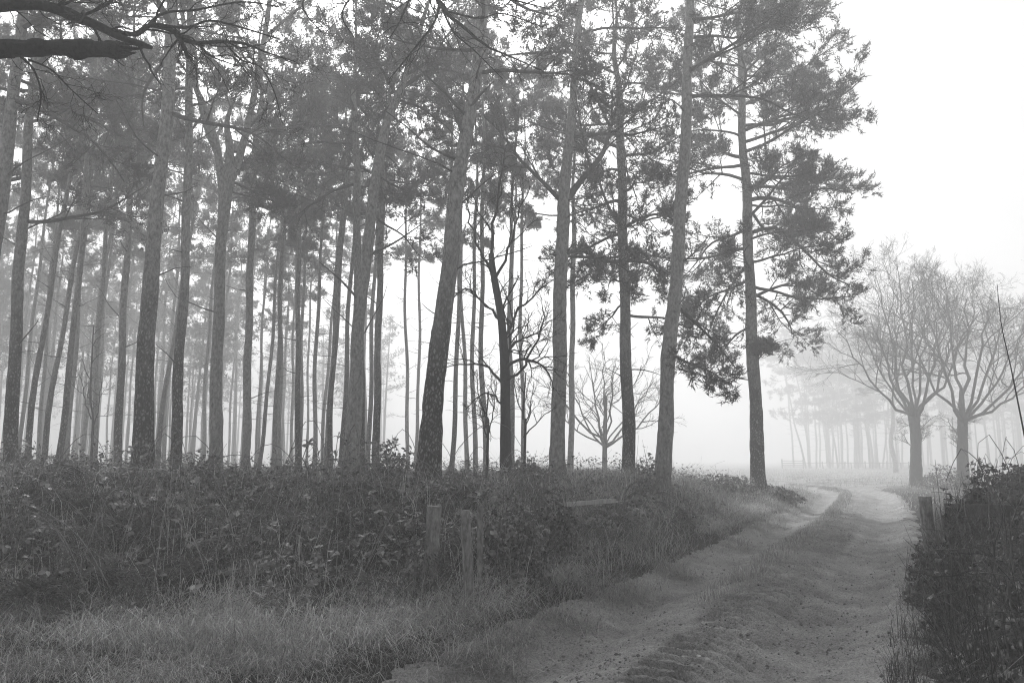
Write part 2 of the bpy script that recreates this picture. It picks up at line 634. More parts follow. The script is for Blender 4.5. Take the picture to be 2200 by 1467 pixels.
def ground_z(x, y, carve=True):
    x, y = np.asarray(x, float), np.asarray(y, float)
    d, s, e, h = lie(x, y)
    bank = sstep(e, -0.5, 3.4) * (0.86 + 0.14 * (fbm2(x * 0.25, y * 0.25, 5) - 0.5) * 4)
    bank = bank * (1 - 0.25 * sstep(y, 20, 30) * sstep(x, 0, 8))
    verge = 0.10 * sstep(np.abs(d), 1.5, 2.2)
    hedge = 0.28 * sstep(h, -0.2, 1.2)
    far = 0.12 * (fbm2(x * 0.08, y * 0.08, 9) - 0.5) * sstep(np.hypot(x, y), 5, 30)
    small = 0.06 * (fbm2(x * 1.3, y * 1.3, 3) - 0.5) * sstep(np.abs(d), 1.5, 2.4)
    z = bank + verge + hedge + far * sstep(np.abs(d), 1.6, 4) + small
    if carve:
        z = z - 0.22 * (1 - sstep(np.abs(d), 1.3, 1.5))
    return z


def gz(x, y):
    return float(ground_z(np.array([x]), np.array([y]))[0])


def grid(mb, X, Y, Z):
    n, m = X.shape
    V = np.stack([X, Y, Z], -1).reshape(-1, 3)
    i = (np.arange(n - 1)[:, None] * m + np.arange(m - 1)[None, :])
    mb.add(V, quads=np.stack([i, i + 1, i + m + 1, i + m], -1).reshape(-1, 4))


ys = np.concatenate([np.linspace(-120, -8, 14)[:-1], np.linspace(-8, 3, 18)[:-1], np.exp(np.linspace(math.log(3), math.log(70), 200))[:-1], np.exp(np.linspace(math.log(70), math.log(430), 26))])
u = np.linspace(-1, 1, 211)
xs = np.sinh(u * 5.2) / math.sinh(5.2) * 430
GX, GY = np.meshgrid(xs, ys)
mb = MB()
grid(mb, GX, GY, ground_z(GX, GY))
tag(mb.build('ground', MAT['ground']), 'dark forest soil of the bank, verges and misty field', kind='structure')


# the track: one sheet with two wheel ruts, a grassy middle and tractor tyre lug prints
def track_z(s, d, x, y):
    nz = fbm2(x * 2.2, y * 2.2, 21) - 0.5
    fine = fbm2(x * 11, y * 11, 27, 3) - 0.5
    rut = -0.10 * np.exp(-((d - 0.95) / 0.34) ** 2) - 0.13 * np.exp(-((d + 0.9) / 0.40) ** 2)
    mid = 0.07 * np.exp(-((d - 0.3) / 0.3) ** 2)
    wob = 0.16 * (fbm2(x * 1.2, y * 1.2, 31) - 0.5) * 2
    def lug(dc, hw, pitch, slant, amp):
        q = (d - dc) / hw
        tri = np.abs(((s + wob * 0.25 + slant * np.abs(d - dc)) / pitch) % 1 - 0.5) * 2
        return amp * (sstep(tri, 0.42, 0.62) - 0.5) * (1 - sstep(np.abs(q), 0.8, 1.05))
    wear = sstep(fbm2(x * 0.7, y * 0.7, 41), 0.36, 0.58)
    z = rut * 0.85 + mid * 0.8 + 0.045 * nz + 0.045 * fine + 0.03 * (fbm2(x * 26, y * 26, 33, 2) - 0.5)
    z = z + lug(-0.12, 0.38, 0.235, 0.75, 0.08) * (0.45 + 0.55 * wear)
    z = z + lug(-0.95, 0.36, 0.2, -0.9, 0.028) * wear
    z = z + lug(1.25, 0.3, 0.25, 0.7, 0.03) * wear + lug(1.5, 0.25, 0.25, 0.7, 0.03) * (1 - sstep(s, 13, 17))
    z = z + 0.06 * sstep(np.abs(d + 0.0), 1.25, 1.5)
    return z - 0.16 * sstep(np.abs(d) + 0.5 * (fbm2(x * 3.1, y * 3.1, 35) - 0.5), 1.58, 1.9)


def sweep(line, s0, s1, hw, cols, zf, dsmin, dsk):
    p = np.array(line)
    seg = np.linalg.norm(np.diff(p, axis=0), axis=1)
    cum = np.concatenate([[0], np.cumsum(seg)])
    ss, s = [], s0
    while s < min(s1, cum[-1]):
        ss.append(s)
        cx, cyy = np.interp(s, cum, p[:, 0]), np.interp(s, cum, p[:, 1])
        s += max(dsmin, dsk * math.hypot(cx, cyy))
    ss = np.array(ss)
    cx, cyy = np.interp(ss, cum, p[:, 0]), np.interp(ss, cum, p[:, 1])
    tx, ty = np.gradient(cx), np.gradient(cyy)
    k = np.ones(9) / 9
    tx, ty = np.convolve(np.pad(tx, 4, 'edge'), k, 'valid'), np.convolve(np.pad(ty, 4, 'edge'), k, 'valid')
    L = np.hypot(tx, ty)
    dd = np.linspace(hw, -hw, cols)
    X = cx[:, None] + (-ty / L)[:, None] * dd[None]
    Y = cyy[:, None] + (tx / L)[:, None] * dd[None]
    Z = zf(ss[:, None] * np.ones(cols)[None], np.ones(len(ss))[:, None] * dd[None], X, Y)
    m = MB()
    grid(m, X[:, ::-1], Y[:, ::-1], Z[:, ::-1])
    return m


tag(sweep(TRACK, 7.0, 75, 1.9, 104, track_z, 0.026, 0.0044).build('dirt_track', MAT['track']), 'rutted farm track of damp earth with tyre prints', kind='structure')


def spur_z(s, d, x, y):
    return ground_z(x, y) + 0.03 - 0.05 * np.exp(-((np.abs(d) - 0.75) / 0.25) ** 2) - 0.15 * sstep(np.abs(d), 1.1, 1.3)


tag(sweep(SPUR, 1.0, 34, 1.3, 24, spur_z, 0.2, 0.006).build('field_path', MAT['track']), 'wheel marks turning right across the field', kind='structure')


def surf_z(x, y):                                               # ground or track, whichever is on top
    d, s, e, h = lie(x, y)
    return np.where(np.abs(d) < 1.62, track_z(s, d, x, y), ground_z(x, y))

# ------------------------------------------------------------------ fog
m = bpy.data.materials.new('fog_air')
m.use_nodes = True
m.node_tree.nodes.clear()
pv = m.node_tree.nodes.new('ShaderNodeVolumePrincipled')
pv.inputs['Color'].default_value = g(0.93)
pv.inputs['Density'].default_value = HAZE_DENSITY
pv.inputs['Anisotropy'].default_value = 0.22
om = m.node_tree.nodes.new('ShaderNodeOutputMaterial')
m.node_tree.links.new(pv.outputs[0], om.inputs['Volume'])
mb = MB()
B = np.array([[x, y, z] for z in (-2.2, 26.0) for y in (-125, 436) for x in (-436, 436)], float)
mb.add(B, quads=[[0, 2, 3, 1], [4, 5, 7, 6], [0, 1, 5, 4], [2, 6, 7, 3], [0, 4, 6, 2], [1, 3, 7, 5]])
tag(mb.build('haze', m, smooth=False), 'pale morning fog filling the wood and field', kind='stuff')


# ------------------------------------------------------------------ pines
def pine_parts(trunk, trad, z_lo, nlimb, limb_len, rise, n2, n3, ntuft, nn, needle_L, needle_W, bias=None, explicit=(), k_low=1.0, skip_az=None):
    """Limb paths and needle tufts of a Scots pine. trunk: (K,3) path, trad: (K,) radii, limbs from z_lo to the top."""
    zt = trunk[:, 2]
    top = zt[-1]
    L1, R1 = [], []
    for i in range(nlimb):
        f = (i + rng.random()) / nlimb
        z = z_lo + (top - 0.3 - z_lo) * f ** 0.85
        c = np.array([np.interp(z, zt, trunk[:, k]) for k in range(3)])
        tr = np.interp(z, zt, trad)
        az = i * 2.4 + rng.normal() * 0.5
        if bias is not None and rng.random() < bias[1]:
            az = bias[0] + rng.normal() * 0.7
        ln = limb_len * (0.55 + 0.65 * math.sin(math.pi * min(1, 0.22 + f * 0.72))) * rng.uniform(0.7, 1.2)
        if f < 0.25: ln *= k_low
        el = math.radians(rise[0] + (rise[1] - rise[0]) * f + rng.normal() * 9)
        d = np.array([math.cos(az) * math.cos(el), math.sin(az) * math.cos(el), math.sin(el)])
        pts = [c]
        for k in range(8):
            pts.append(pts[-1] + d * ln / 8)
            d = unit(d + rng.normal(size=3) * 0.13 + np.array([0, 0, 0.05 if f > 0.4 else -0.015 + 0.03 * k / 8]))
        L1.append(np.array(pts))
        r = min(tr * 0.5, 0.014 * ln + 0.012)
        R1.append(np.linspace(r, r * 0.25, 9))
    for pts, r in explicit:
        L1.append(smooth_path(pts, 9))
        R1.append(np.linspace(r, r * 0.3, 9))
    P1, R1 = np.array(L1), np.array(R1)
    len1 = np.linalg.norm(P1[:, -1] - P1[:, 0], axis=1)
    P2, R2, len2 = spawn(P1, R1, n2, 0.22, 1.0, (35, 75), np.clip(len1 * 0.42, 0.45, 1.7), K=5, up=0.12, curl=0.16, flat=0.65, rmin=0.006)
    P3, R3, len3 = spawn(P2, R2, n3, 0.25, 1.0, (30, 65), np.clip(len2 * 0.55, 0.3, 0.85), K=4, up=0.15, curl=0.22, flat=0.35, rmin=0.004)
    a, da = sample(P3, ntuft, 0.2, 1.0)
    b, db = P3[:, -1], unit(P3[:, -1] - P3[:, -2])
    c, dc = sample(P2, 2, 0.6, 1.0)
    pos, dr = np.vstack([a, b, c]), np.vstack([da, db, dc])
    dr = unit(dr + np.array([0, 0, 0.35]) + rng.normal(size=dr.shape) * 0.2)
    nmb = MB()
    pos = pos + rng.normal(size=pos.shape) * 0.05
    needles(nmb, pos, dr, nn, needle_L, needle_W, 1.2)
    wmb = MB()
    V, Q, _ = tubes(P2[:, ::2], R2[:, ::2], 3)
    wmb.add(V, Q)
    V, Q, _ = tubes(P3[:, ::3], R3[:, ::3], 3)
    wmb.add(V, Q)
    return P1, R1, wmb, nmb


def dead_branch(c, az, ln, el, r, curl=0.2, droop=0.0):
    d = np.array([math.cos(az) * math.cos(el), math.sin(az) * math.cos(el), math.sin(el)])
    pts = [c]
    for k in range(5):
        pts.append(pts[-1] + d * ln / 5)
        d = unit(d + rng.normal(size=3) * curl + np.array([0, 0, -droop]))
    return np.array(pts), np.linspace(r, r * 0.25, 6)


def hero_pine(label, pix, Y, H, crown_py, nlimb, limb_len, bark='pine_bark', rise=(-5, 35), bias=None, limbs=(), forks=(), dead=8, deads=(), k_low=1.0, n2=7, n3=6, ntuft=4, nn=7, dep=None, lo_dead=2.5, name='pine_tree'):
    """pix: list of (px, py, width_px) up the trunk at distance Y; H: height of the top above the camera's ground."""
    pts = []
    for px, py, w in pix:
        p = at(px, py, Y)
        pts.append([*p, w * 0.5 / FPX * Y])
    bx, by = pts[0][0], pts[0][1]
    zb = gz(bx, by)
    pts[0][2] = min(pts[0][2], zb)
    d0 = (pts[1][0] - pts[0][0]) / max(pts[1][2] - pts[0][2], 0.1)
    r0 = pts[0][3]
    base = [bx - d0 * 0.25, by, zb - 0.25, r0 * 1.22]
    a, b_ = np.array(pts[-2]), np.array(pts[-1])
    if H > b_[2] + 0.5:
        sl = (b_[:2] - a[:2]) / max(b_[2] - a[2], 0.1)
        n = 3
        for k in range(1, n + 1):
            f = k / n
            z = b_[2] + (H - b_[2]) * f
            pts.append([b_[0] + sl[0] * (z - b_[2]) * 0.7 + rng.normal() * 0.1, b_[1] + rng.normal() * 0.15, z, max(b_[3] * (1 - f * 0.85), 0.02)])
    path = smooth_path([base] + pts, 130)
    tr, rad = path[:, :3], np.maximum(path[:, 3], 0.015)
    tr[:, 0] += 0.02 * np.sin(tr[:, 2] * 1.7 + bx)
    rad = rad * (1 + 0.22 * np.exp(-(tr[:, 2] - zb).clip(0) / 0.35))
    rad = rad * (1 + 0.05 * (noise2(tr[:, 2] * 2.0, np.full(len(tr), bx), 7) - 0.5) * 2)
    org = (bx, by, zb)
    root = thing(name, org, label, 'tree')
    V, Q, _ = tubes(tr, rad, 20, 0.10, int(bx * 7) % 50)
    MB().add(V, Q).build('trunk', MAT[bark], root)
    zc = at(pix[-1][0], crown_py, Y)[2]
    ex = []
    for lp in limbs:                                            # limbs the photograph shows: pixel paths with their own depth offsets
        q = [at(px, py, Y + dy) for px, py, dy in lp[0]]
        ex.append((q, lp[1] * 0.5 / FPX * Y))
    P1, R1, wmb, nmb = pine_parts(tr, rad, zc, int(nlimb * 1.2), limb_len, rise, n2, n3, ntuft, nn, 0.16, 0.027, bias, ex, k_low)
    V1, Q1 = [], []
    for i in range(len(P1)):
        V, Q, _ = tubes(smooth_path(P1[i], 11), np.interp(np.linspace(0, 1, 11), np.linspace(0, 1, 9), R1[i]), 6, 0.12, i)
        MB().add(V, Q).build('limb', MAT['limb_bark'], root)
    for fp, w in forks:
        q = smooth_path([[*at(px, py, Y + dy), ww * 0.5 / FPX * Y] for px, py, dy, ww in fp], 30)
        V, Q, _ = tubes(q[:, :3], q[:, 3], 14, 0.1, 3)
        MB().add(V, Q).build('limb', MAT[bark], root)
    tag(wmb.build('branchwork', MAT['limb_bark'], root), kind='stuff')
    tag(nmb.build('crown', MAT['needle'], root, smooth=False), kind='stuff')
    for i in range(dead):
        z = zb + lo_dead + (zc - zb - lo_dead + 1.0) * (i + rng.random()) / dead
        c = np.array([np.interp(z, tr[:, 2], tr[:, k]) for k in range(3)])
        az = rng.uniform(0, 6.28)
        ln = rng.choice([0.18, 0.3, 0.6, 1.2, 1.9]) * rng.uniform(0.8, 1.2)
        p, r = dead_branch(c, az, ln + 0.15, math.radians(rng.uniform(5, 45)), 0.012 + 0.012 * min(ln, 1), 0.15, 0.03)
        V, Q, _ = tubes(p, r, 5)
        MB().add(V, Q).build('dead_branch', MAT['dead_wood'], root)
    for dp, w in deads:
        q = smooth_path([at(px, py, Y - 0.1) for px, py in dp], 8)
        V, Q, _ = tubes(q, np.linspace(w, w * 0.3, 8) * 0.5 / FPX * Y, 6)
        MB().add(V, Q).build('dead_branch', MAT['dead_wood'], root)
    return root


# trunks read off the photograph: (x, y, width) in photo pixels, then distance and height
hero_pine('stout pine on the left with flaking dark lower bark and pale upper trunk', [(305, 1000, 47), (311, 850, 39), (321, 620, 33), (337, 450, 31), (350, 330, 28), (368, 100, 25), (374, -60, 23)], 16.0, 21, 250, 15, 2.8, dead=9, n2=7, lo_dead=3.4)
hero_pine('slender flaky pine just right of the stout left pine', [(377, 1000, 24), (384, 800, 21), (398, 560, 19), (404, 330, 17), (408, 120, 15)], 19.0, 20, 260, 14, 2.6, dead=8)
hero_pine('pale pine that forks high into two rising stems behind the overhanging oak twigs', [(463, 990, 30), (466, 800, 25), (472, 600, 23), (480, 470, 24), (490, 380, 24)], 21.0, 12.0, 420, 3, 1.8, 'pine_bark_pale',
          forks=[([(482, 430, 0, 22), (468, 330, 0, 17), (443, 240, 0.2, 14), (418, 180, 0.3, 12), (398, 90, 0.4, 10), (385, -60, 0.6, 8)], 14), ([(490, 400, 0, 22), (510, 350, 0, 18), (530, 280, -0.2, 15), (556, 150, -0.3, 12), (580, 0, -0.4, 10), (590, -120, -0.4, 7)], 14), ([(462, 320, 0, 11), (445, 285, -0.3, 9), (425, 200, -0.6, 8), (420, 110, -0.8, 6)], 8)],
          limbs=[([(420, 180, 0.3), (380, 130, 0.8), (330, 90, 1.4)], 8), ([(400, 100, 0.4), (420, 30, -0.6), (450, -60, -1)], 8), ([(530, 280, 0), (580, 230, 0.3), (640, 215, 1)], 8), ([(556, 150, 0), (520, 90, -0.6), (490, 20, -1)], 8), ([(570, 80, 0), (640, 20, 0.3), (700, -30, 1)], 8), ([(585, -60, 0), (560, -150, 0.3), (540, -230, 1)], 8), ([(386, -60, 0), (350, -150, 0.3), (330, -200, 1)], 8), ([(440, 240, 0), (400, 290, 0.3), (340, 310, 1)], 7), ([(500, 390, 0), (560, 420, 0.6), (610, 440, 1)], 7)], dead=6)
hero_pine('thick dark pine trunk nearest the left edge of the wood', [(22, 1015, 29), (30, 800, 25), (40, 600, 22), (55, 400, 20), (68, 200, 17)], 19.0, 20, 480, 15, 2.8, dead=8)
hero_pine('shadowy pine cut by the left picture edge', [(-62, 1010, 36), (-40, 760, 33), (-8, 500, 29), (18, 300, 26), (45, 60, 22)], 17.0, 21, 300, 14, 2.8, dead=5)
hero_pine('straight slim pine left of the stout flaky pine', [(254, 995, 17), (260, 800, 15), (269, 600, 14), (284, 370, 12), (292, 230, 10)], 24.0, 18, 370, 14, 2.7, dead=9)
hero_pine('straight pale pine with many short knots right of the forked pine', [(530, 985, 18), (532, 800, 17), (537, 600, 15), (544, 400, 14), (550, 280, 12)], 28.0, 19, 480, 12, 2.4, 'pine_bark_pale', dead=9, nn=6)
hero_pine('thin ramrod straight pine in the middle of the left wood', [(640, 1000, 13), (640, 800, 11), (641, 560, 10), (643, 330, 9)], 28.0, 18, 420, 13, 2.6, dead=10, nn=6)
hero_pine('pale smooth pine that bows to the right high up', [(756, 1000, 38), (762, 860, 31), (773, 680, 27), (790, 520, 24), (806, 400, 22), (828, 270, 20), (862, 190, 17)], 20.0, 15.5, 215, 13, 2.7, 'pine_bark_pale', dead=6,
          deads=[([(772, 645), (730, 600), (686, 563)], 7), ([(800, 545), (850, 520), (908, 480)], 6)],
          limbs=[([(862, 190, 0), (930, 150, 0.4), (1000, 160, 1)], 11), ([(850, 200, 0), (800, 120, -0.6), (740, 80, -1)], 9)])
hero_pine('dark pine stem standing close behind the bowed pale pine', [(776, 1000, 21), (773, 800, 19), (768, 600, 18), (767, 420, 16), (764, 300, 14)], 24.0, 17.5, 470, 15, 2.8, dead=8)
hero_pine('upright pine right of the bowed pair, beside the bright gap', [(808, 1005, 17), (811, 800, 15), (816, 600, 14), (822, 430, 13)], 26.0, 17, 420, 12, 2.4, dead=8, nn=6)
hero_pine('big leaning pine in the centre with rough dark bark at its foot', [(918, 1005, 56), (926, 900, 46), (945, 750, 42), (966, 560, 37), (985, 400, 32), (1005, 270, 29), (1032, 90, 25), (1046, -40, 22)], 15.0, 20, 240, 14, 2.9, 'pine_bark', dead=9, lo_dead=3.0,
          deads=[([(998, 245), (965, 210), (935, 180), (880, 130)], 9), ([(992, 285), (975, 240), (960, 208)], 9), ([(1010, 230), (1045, 190), (1062, 175)], 8), ([(978, 340), (930, 320), (870, 270), (830, 240)], 7)])
hero_pine('pine with low wide fork of bare limbs, fourth trunk from the track', [(1198, 1000, 35), (1200, 860, 31), (1204, 640, 29), (1210, 450, 28), (1222, 320, 22), (1235, 150, 17), (1248, 0, 14)], 20.0, 18.5, 330, 14, 2.9, 'pine_bark_pale', dead=5,
          limbs=[([(1212, 435, 0), (1255, 380, 0.1), (1295, 330, 0.3), (1310, 280, 0.6), (1330, 210, 0.8)], 18), ([(1203, 430, 0), (1165, 390, -0.2), (1115, 340, -0.4), (1080, 290, -0.6), (1040, 250, -0.7)], 11), ([(1212, 550, 0), (1280, 555, 0.6), (1330, 570, 1.2), (1370, 600, 1.5)], 8)],
          deads=[([(1214, 545), (1245, 538), (1276, 527)], 9), ([(1215, 542), (1228, 530), (1240, 518)], 6), ([(1195, 548), (1180, 545)], 5), ([(1220, 430), (1245, 426)], 6)])
hero_pine('dark shaggy pine with many low drooping branches, third trunk from the track', [(1351, 1005, 29), (1348, 850, 26), (1343, 700, 23), (1339, 500, 21), (1334, 330, 19), (1330, 200, 15)], 23.0, 17, 690, 28, 2.6, rise=(-16, 32), dead=5, k_low=0.85,
          limbs=[([(1340, 500, 0), (1310, 450, 0.2), (1290, 400, 0.5), (1270, 350, 0.8)], 9), ([(1340, 490, 0), (1375, 470, -0.4), (1420, 460, -0.8), (1460, 480, -1.2)], 9), ([(1342, 560, 0), (1300, 560, -0.5), (1260, 545, -1)], 9), ([(1345, 560, 0), (1390, 565, -0.6), (1435, 590, -1.2)], 9)])
hero_pine('tall smooth pine beside the verge with drooping bough, second from the track', [(1423, 1035, 36), (1428, 930, 33), (1436, 780, 30), (1452, 600, 28), (1466, 400, 26), (1477, 180, 22), (1481, 0, 18)], 19.0, 18.5, 260, 14, 3.0, 'pine_bark_pale', dead=5, bias=(0.2, 0.35),
          limbs=[([(1445, 650, 0), (1490, 690, 0.5), (1540, 740, 1), (1580, 790, 1.4)], 9), ([(1440, 760, 0), (1480, 780, -0.3), (1530, 800, -0.8), (1570, 830, -1.0)], 6)],
          deads=[([(1472, 105), (1500, 90), (1526, 72), (1530, 40)], 9), ([(1454, 570), (1490, 545), (1520, 510)], 6)])
hero_pine('lone dark pine at the end of the bank, nearest the track, with lopsided crown', [(1630, 1058, 33), (1626, 930, 28), (1617, 760, 25), (1609, 560, 22), (1603, 400, 20), (1595, 290, 17), (1592, 120, 14)], 26.0, 20.5, 650, 38, 3.0, rise=(-10, 34), bias=(0.0, 0.42), dead=3, n2=9, n3=7, ntuft=6, nn=7, k_low=1.0,
          limbs=[([(1608, 430, 0), (1650, 425, 0), (1700, 440, 0.3), (1760, 480, 0.4), (1810, 525, 0.4)], 10), ([(1615, 500, 0), (1670, 490, -0.5), (1730, 540, -0.8), (1780, 590, -0.8), (1825, 612, -0.8)], 9), ([(1616, 640, 0), (1660, 620, 0), (1710, 610, 0.4), (1770, 640, 0.5)], 7), ([(1600, 340, 0), (1560, 330, 0.2), (1510, 300, 0.6)], 9), ([(1608, 420, 0), (1640, 385, 0), (1710, 380, 0.5), (1790, 400, 0.8)], 9), ([(1600, 280, 0), (1680, 250, 0.3), (1760, 240, 0.5), (1810, 235, 0.6)], 9), ([(1620, 700, 0), (1580, 720, 0.4), (1540, 770, 0.8), (1500, 790, 1.0)], 6),
                 ([(1612, 560, 0), (1580, 600, -0.5), (1545, 660, -0.9), (1520, 720, -1.2)], 7), ([(1612, 600, 0), (1570, 620, 0.5), (1520, 640, 0.9), (1480, 680, 1.2)], 7), ([(1622, 780, 0), (1640, 760, -0.2), (1655, 750, -0.3)], 4)])
hero_pine('thin pale pine half hidden behind the wide forked pine', [(1226, 1000, 13), (1228, 860, 12), (1230, 680, 11), (1233, 480, 10)], 31.0, 17, 450, 11, 2.2, 'pine_bark_pale', dead=6, nn=5)

# the plantation behind: a few grown kinds, then copies
POOL = []
for k in range(6):
    H = rng.uniform(16.5, 19)
    zc = H * rng.uniform(0.55, 0.68)
    if k == 5: zc = H * 0.3
    nn_ = 60
    z = np.linspace(-0.3, H, nn_)
    tr = np.stack([0.10 * np.sin(z * 0.35 + k) + 0.04 * np.sin(z * 1.1 + 2 * k), 0.10 * np.cos(z * 0.3 + 2 * k), z], 1)
    rad = np.interp(z, [-0.3, 0, 1, H * 0.6, H], [0.145, 0.125, 0.108, 0.075, 0.015])
    root = thing('pine_tree', (0, 0, 0), 'slim grey pine standing in the misty plantation', 'tree')
    tm = MB()
    V, Q, _ = tubes(tr, rad, 12, 0.10, k)
    tm.add(V, Q)
    trunk = tm.build('trunk', MAT['pine_bark_pale' if k % 2 else 'pine_bark'], root)
    P1, R1, wmb, nmb = pine_parts(tr, rad, zc, 15 if k == 5 else 11, 2.0, (-8, 34), 8, 6, 4, 7, 0.17, 0.03)
    V, Q, _ = tubes(P1, R1, 5)
    wmb.add(V, Q)
    dm = MB()
    ps, rs = [], []
    for i in range(26):
        zz = rng.uniform(2.5, zc + 1)
        c = np.array([np.interp(zz, tr[:, 2], tr[:, q]) for q in range(3)])
        p, r = dead_branch(c, rng.uniform(0, 6.28), rng.choice([0.25, 0.5, 0.9, 1.4]), math.radians(rng.uniform(-5, 35)), 0.014, 0.15, 0.02)
        ps.append(p); rs.append(r)
    V, Q, _ = tubes(np.array(ps), np.array(rs), 4)
    dm.add(V, Q)
    kids = [trunk, tag(wmb.build('branchwork', MAT['limb_bark'], root), kind='stuff'), tag(nmb.build('crown', MAT['needle'], root, smooth=False), kind='stuff'), tag(dm.build('dead_branch', MAT['dead_wood'], root), kind='stuff')]
    POOL.append((root, kids))
used = set()


def place_pine(x, y, k, label, group, s=1.0, tilt=(0, 0), sxy=None):
    root, kids = POOL[k]
    z = gz(x, y) - 0.05
    rot = (tilt[0], tilt[1], rng.uniform(0, 6.28) if tilt == (0, 0) else 0)
    sc = (sxy or s, sxy or s, s)
    if k not in used:
        used.add(k)
        root.location, root.rotation_euler, root.scale = (x, y, z), rot, sc
        root['label'], root['group'] = label, group
        return root
    return copy_tree(root, kids, (x, y, z), rot, sc, label, group)


rp = random.Random(5)
taken = []
ORD = 'first second third fourth fifth sixth seventh eighth ninth tenth eleventh twelfth thirteenth fourteenth fifteenth sixteenth seventeenth eighteenth nineteenth twentieth twenty-first twenty-second twenty-third'.split()
row = [(110, 27), (150, 30), (182, 33), (210, 28), (350, 30), (590, 30), (602, 34), (680, 33), (700, 30), (718, 27), (735, 29), (940, 27), (970, 30), (1000, 33), (1022, 31), (1045, 27), (1098, 30), (1122, 34), (875, 38), (893, 42), (560, 36), (75, 25), (130, 24)]
for i, (px, Y) in enumerate(sorted(row)):
    x = (px - 1100) / FPX * Y
    taken.append((x, Y))
    place_pine(x, Y, rp.randrange(5), f'slim misty pine, {ORD[i]} from the left in the row behind the front trunks', 'pines just behind the front trunks', rp.uniform(0.9, 1.05), (math.radians(rp.uniform(-1.5, 1.5)), math.radians(rp.uniform(-1, 3) * (1 if px < 1000 else -0.5))), 0.9)
Y = 24.0
cnt = 0
while Y < 78:
    x = -Y * 0.92
    while x < 6:
        xx, yy = x + rp.uniform(-0.9, 0.9), Y + rp.uniform(-1.1, 1.1)
        px = 1100 + xx / yy * FPX
        ok = -250 < px < 840 or (880 < px < 1150 and yy < 46 and rp.random() < 0.35)
        if yy > 60 and px > 520: ok = False
        if yy < 30 and px > 0 : ok = False
        if ok and all((xx - a) ** 2 + (yy - b) ** 2 > 2.0 for a, b in taken):
            taken.append((xx, yy))
            place_pine(xx, yy, rp.randrange(5), 'slim pale pine fading into the mist deep in the plantation', 'pines deep in the misty plantation', rp.uniform(0.85, 1.1), (math.radians(rp.uniform(-1, 1)), math.radians(rp.uniform(-1.2, 1.2))), rp.uniform(0.8, 1.05))
            cnt += 1
        x += 4.9
    Y += 4.6
# woods so far off in the fog that they read as one mass
def far_wood(name, label, spots, H0, H1, low):
    m = MB()
    for (x, y) in spots:
        H = rng.uniform(H0, H1)
        z0 = gz(x, y)
        lean = rng.normal(size=2) * 0.25
        q = np.array([[x, y, z0 - 0.2], [x + lean[0] * 0.4, y, z0 + H * 0.5], [x + lean[0], y + lean[1], z0 + H]])
        V, Q, _ = tubes(smooth_path(q, 6), np.linspace(0.17, 0.03, 6), 6)
        m.add(V, Q)
        n = 26
        zz = z0 + H * (low + (1 - low) * rng.random(n) ** 0.8)
        az = rng.uniform(0, 6.28, n)
        r = rng.uniform(0.8, 2.6, n) * (1.15 - 0.6 * (zz - z0) / H)
        c0 = np.stack([x + lean[0] * (zz - z0) / H, np.full(n, y), zz], 1)
        c1 = c0 + np.stack([np.cos(az) * r, np.sin(az) * r, r * 0.25], 1)
        V, Q, _ = tubes(np.stack([c0, c1], 1), np.ones((n, 2)) * np.array([0.035, 0.012]), 3)
        m.add(V, Q)
        k = 16
        f = rng.uniform(0.35, 1.05, (n, k, 1))
        pos = (c0[:, None] * (1 - f) + c1[:, None] * f + rng.normal(size=(n, k, 3)) * np.array([0.28, 0.28, 0.14])).reshape(-1, 3)
        d = unit(rng.normal(size=pos.shape) + np.array([0, 0, 0.5]))
        needles(m, pos, d, 2, 0.45, 0.11)
    tag(m.build(name, MAT['needle'], smooth=False), label, kind='stuff')


far_wood('far_wood', 'faint mass of pines filling the depth of the foggy wood', [(((px + rp.uniform(-16, 16)) - 1100) / FPX * Y, Y + rp.uniform(-2, 2)) for Y in (62, 72, 84, 98, 114, 130) for px in range(-60, 815, 58) if not (Y < 80 and px > 560)], 15, 20, 0.42)
far_wood('far_treeline', 'pale blurred treeline behind the bare oaks', [(((px + rp.uniform(-14, 14)) - 1100) / FPX * Y, Y + rp.uniform(-3, 3)) for Y in (132, 145, 160) for px in range(1745, 2300, 34)], 20, 27, 0.25)
# far shelter belt across the field
for i, (px, Y, tl) in enumerate([(1722, 92, -9), (1735, 90, -6), (1748, 95, 0), (1775, 92, -2), (1790, 96, -3), (1803, 90, 0), (1829, 94, 1), (1834, 90, 0), (1858, 93, 0), (1874, 92, 1), (1888, 95, 8), (1845, 98, 0), (2112, 84, 0), (2150, 90, 1), (2185, 86, -1), (2215, 92, 0), (1960, 100, 0), (2020, 98, 0), (1700, 99, -3), (1755, 101, 1), (1768, 104, 0), (1782, 99, 2), (1815, 103, -1), (1840, 106, 0), (1866, 100, -2), (1905, 97, 0), (1930, 101, 1), (1985, 104, 0), (2045, 102, 1), (2075, 96, 0), (2130, 100, 0), (2168, 98, 1)]):
    Y *= 1.3
    place_pine((px - 1100) / FPX * Y, Y, 5 if i % 4 else 2, 'faint grey pine of the shelter belt across the field', 'pines of the far shelter belt', rp.uniform(1.05, 1.3), (0, math.radians(tl)) if tl else (0.001, 0), 1.4)
place_pine((1915 - 1100) / FPX * 80, 80, 3, 'broad foggy trunk left of the bare oaks', 'broad trunk by the oaks', 0.7, (0.001, 0), 2.3)
# unseen pines added around the camera to throw shade over the foreground
for (x, y) in [(4.8, -4.5), (9.5, 0.5), (12, 5), (15, 10.5), (-8, 0.5), (-13, 5), (-4, -8), (1.5, -7), (-11, -5), (6, -10), (-3, -14), (-17, 0), (12, -4), (4.6, 0.2)]:
    place_pine(x, y, rp.randrange(5), 'unseen pine added around the viewpoint to shade the foreground', 'added shade pines around the viewpoint', rp.uniform(0.85, 1.0), (0.001, rp.uniform(-0.03, 0.03)), 1.7)


